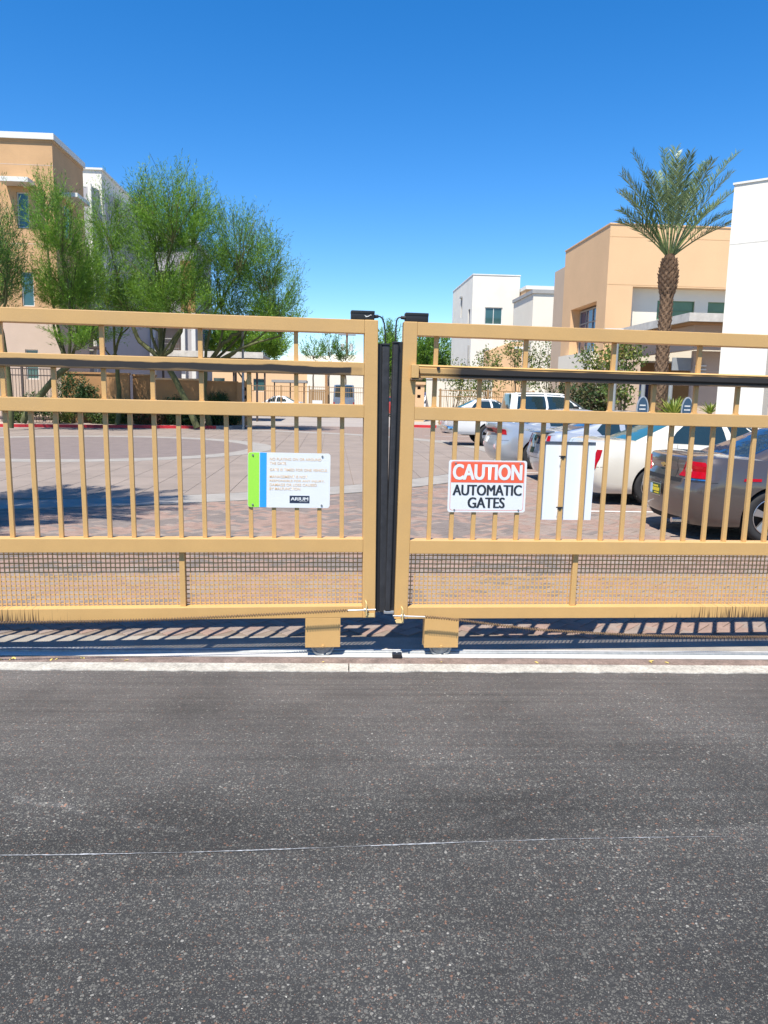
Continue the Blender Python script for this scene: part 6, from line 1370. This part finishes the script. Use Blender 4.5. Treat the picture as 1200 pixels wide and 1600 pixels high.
# white crew cab pickup
p5 = paint('white pickup paint', (0.80, 0.80, 0.78), 0.0, 0.3)
c = MB(); c.box(.12, 1.72, -.80, .80, .85, 1.6); cm_ = c.mesh('cut', m_under)
spec5 = dict(L=6.35, W=2.02, H=1.95, r=.41, xr=1.30, xf=5.30, zb=.42, top=[(0, 1.36), (1.9, 1.36), (2.0, 1.33), (4.8, 1.30), (5.1, 1.25), (6.0, 1.14), (6.35, 1.05)], crown=.005, belt=1.25, gb=(2.0, 5.15), gr=(2.10, 4.15), arch=.03, gw=.93, rw=.76, ge=1.0, cuts=[cm_],
             sidew=[(2.26, 3.30, 2.32, 3.28), (3.38, 4.60, 3.36, 4.10)], doors=(2.0, 3.34, 4.7), handles=(2.3, 3.5), cr=.06, rb=.02, rear=[(0, .02), (.5, 0), (1, 0)], spokes=6, gin=.35, grb=.03,
             lamps=[('tail_lamp', m_lamp, [(9.0, .95), (12.5, .95), (12.5, 1.32), (9.0, 1.32)], .006)])
t, S_, G, V = vehicle('pickup_truck', 'white crew cab pickup with an open bed and chrome rear bumper', 'pickup truck', 4.35, 28.3, 0, spec5, p5)
b = MB(); b.box(-.22, -.02, -.95, .95, .48, .70); b.build('rear_bumper', m_chrome, t, bevel=.03, smooth=40); b = MB(); b.box(-.012, .0, -.3, .3, 1.15, 1.22); b.build('tailgate_handle', m_gap, t)
for sy in (-1, 1): b = MB(); b.box(4.30, 4.44, min(sy * .98, sy * 1.2), max(sy * .98, sy * 1.2), 1.28, 1.50); b.build('mirror', m_gap, t, bevel=.02)
# farther vehicles
spec6 = dict(spec2); spec6 = dict(spec3, rglass=m_cglass, H=1.46)
vehicle('parked_car', 'white saloon seen low beyond the pickup bed', 'car', 5.35, 37.8, 0, dict(spec2, H=1.66, belt=1.15, top=[(0, 1.12), (.4, 1.16), (1.3, 1.13), (2.9, 1.08), (3.5, 1.05), (4.5, .9), (4.86, .76)]), paint('plain white car paint', (0.78, 0.79, 0.80), 0, .3))
spec7 = dict(L=4.7, W=1.85, H=1.70, r=.36, xr=.95, xf=3.75, zb=.28, top=[(0, 1.26), (2.9, 1.24), (3.5, 1.15), (4.4, .98), (4.7, .85)], belt=1.22, gb=(.05, 3.6), gr=(.45, 2.7), arch=.05, gw=.88, rw=.68, sidew=[(.35, 1.2, .6, 1.2), (1.28, 2.1, 1.28, 2.1), (2.18, 3.2, 2.16, 2.7)], doors=(1.25, 2.14, 3.2), cr=.2, rb=.06,
             rear=[(0, .08), (.3, 0), (.8, .03), (1, .06)], lamps=[('tail_lamp', m_lamp, [(8.5, .85), (12, .85), (11.5, 1.08), (8.9, 1.08)], .008)])
vehicle('parked_car', 'white people carrier with red tail lamp behind the fence beside the tan pier', 'car', 6.45, 58.0, 0, dict(spec7, H=1.88), MATS['plain white car paint'])
vehicle('parked_car', 'dark blue car low behind the white people carrier', 'car', 6.6, 66.0, 0, dict(spec7, H=2.12), paint('dark blue car paint', (0.015, 0.04, 0.16), .2, .3))
vehicle('parked_car', 'silver white car facing the gate at far centre left behind the tan fence', 'car', -2.7, 72.5, 171, dict(spec2, H=1.55), MATS['plain white car paint'])
vehicle('parked_van', 'blue grey van seen from behind through the far tan fence', 'van', 1.15, 75, 90, dict(spec7, H=2.75, belt=1.5, L=5.2, W=2.1, top=[(0, 1.6), (3.8, 1.6), (5.2, 1.2)], gb=(.03, 4.4), gr=(.12, 3.6), gw=1.02, rw=.95, gin=.5), paint('blue grey van paint', (0.16, 0.22, 0.30), .2, .35))
vehicle('parked_car', 'red car glimpsed through the slot between the gate leaves', 'car', 4.9, 66, 90, dict(spec7), paint('red car paint', (0.45, 0.05, 0.03), .1, .3))
# ---- small chips and scuffs in the gate paint (real wear on the paint itself)
def wear(m):
    t = m.node_tree; N = t.nodes; L = t.links; b = N['Principled BSDF']; src = b.inputs['Base Color'].links[0].from_socket
    tc = [n for n in N if n.type == 'TEX_COORD'][0]; n = N.new('ShaderNodeTexNoise'); n.inputs['Scale'].default_value = 16; n.inputs['Detail'].default_value = 9; n.inputs['Roughness'].default_value = 0.75
    L.new(tc.outputs['Object'], n.inputs['Vector']); q = N.new('ShaderNodeMapRange'); q.inputs[1].default_value = 0.715; q.inputs[2].default_value = 0.74; q.inputs[4].default_value = 0.75; L.new(n.outputs['Fac'], q.inputs[0])
    x = N.new('ShaderNodeMix'); x.data_type = 'RGBA'; L.new(q.outputs[0], x.inputs[0]); L.new(src, x.inputs[6]); x.inputs[7].default_value = (0.20, 0.10, 0.045, 1)
    n2 = N.new('ShaderNodeTexNoise'); n2.inputs['Scale'].default_value = 2.3; n2.inputs['Detail'].default_value = 7; L.new(tc.outputs['Object'], n2.inputs['Vector'])
    q2 = N.new('ShaderNodeMapRange'); q2.inputs[1].default_value = 0.5; q2.inputs[2].default_value = 0.75; q2.inputs[4].default_value = 0.22; L.new(n2.outputs['Fac'], q2.inputs[0])
    y = N.new('ShaderNodeMix'); y.data_type = 'RGBA'; L.new(q2.outputs[0], y.inputs[0]); L.new(x.outputs[2], y.inputs[6]); y.inputs[7].default_value = (0.42, 0.30, 0.17, 1); L.new(y.outputs[2], b.inputs['Base Color'])
wear(m_gate)
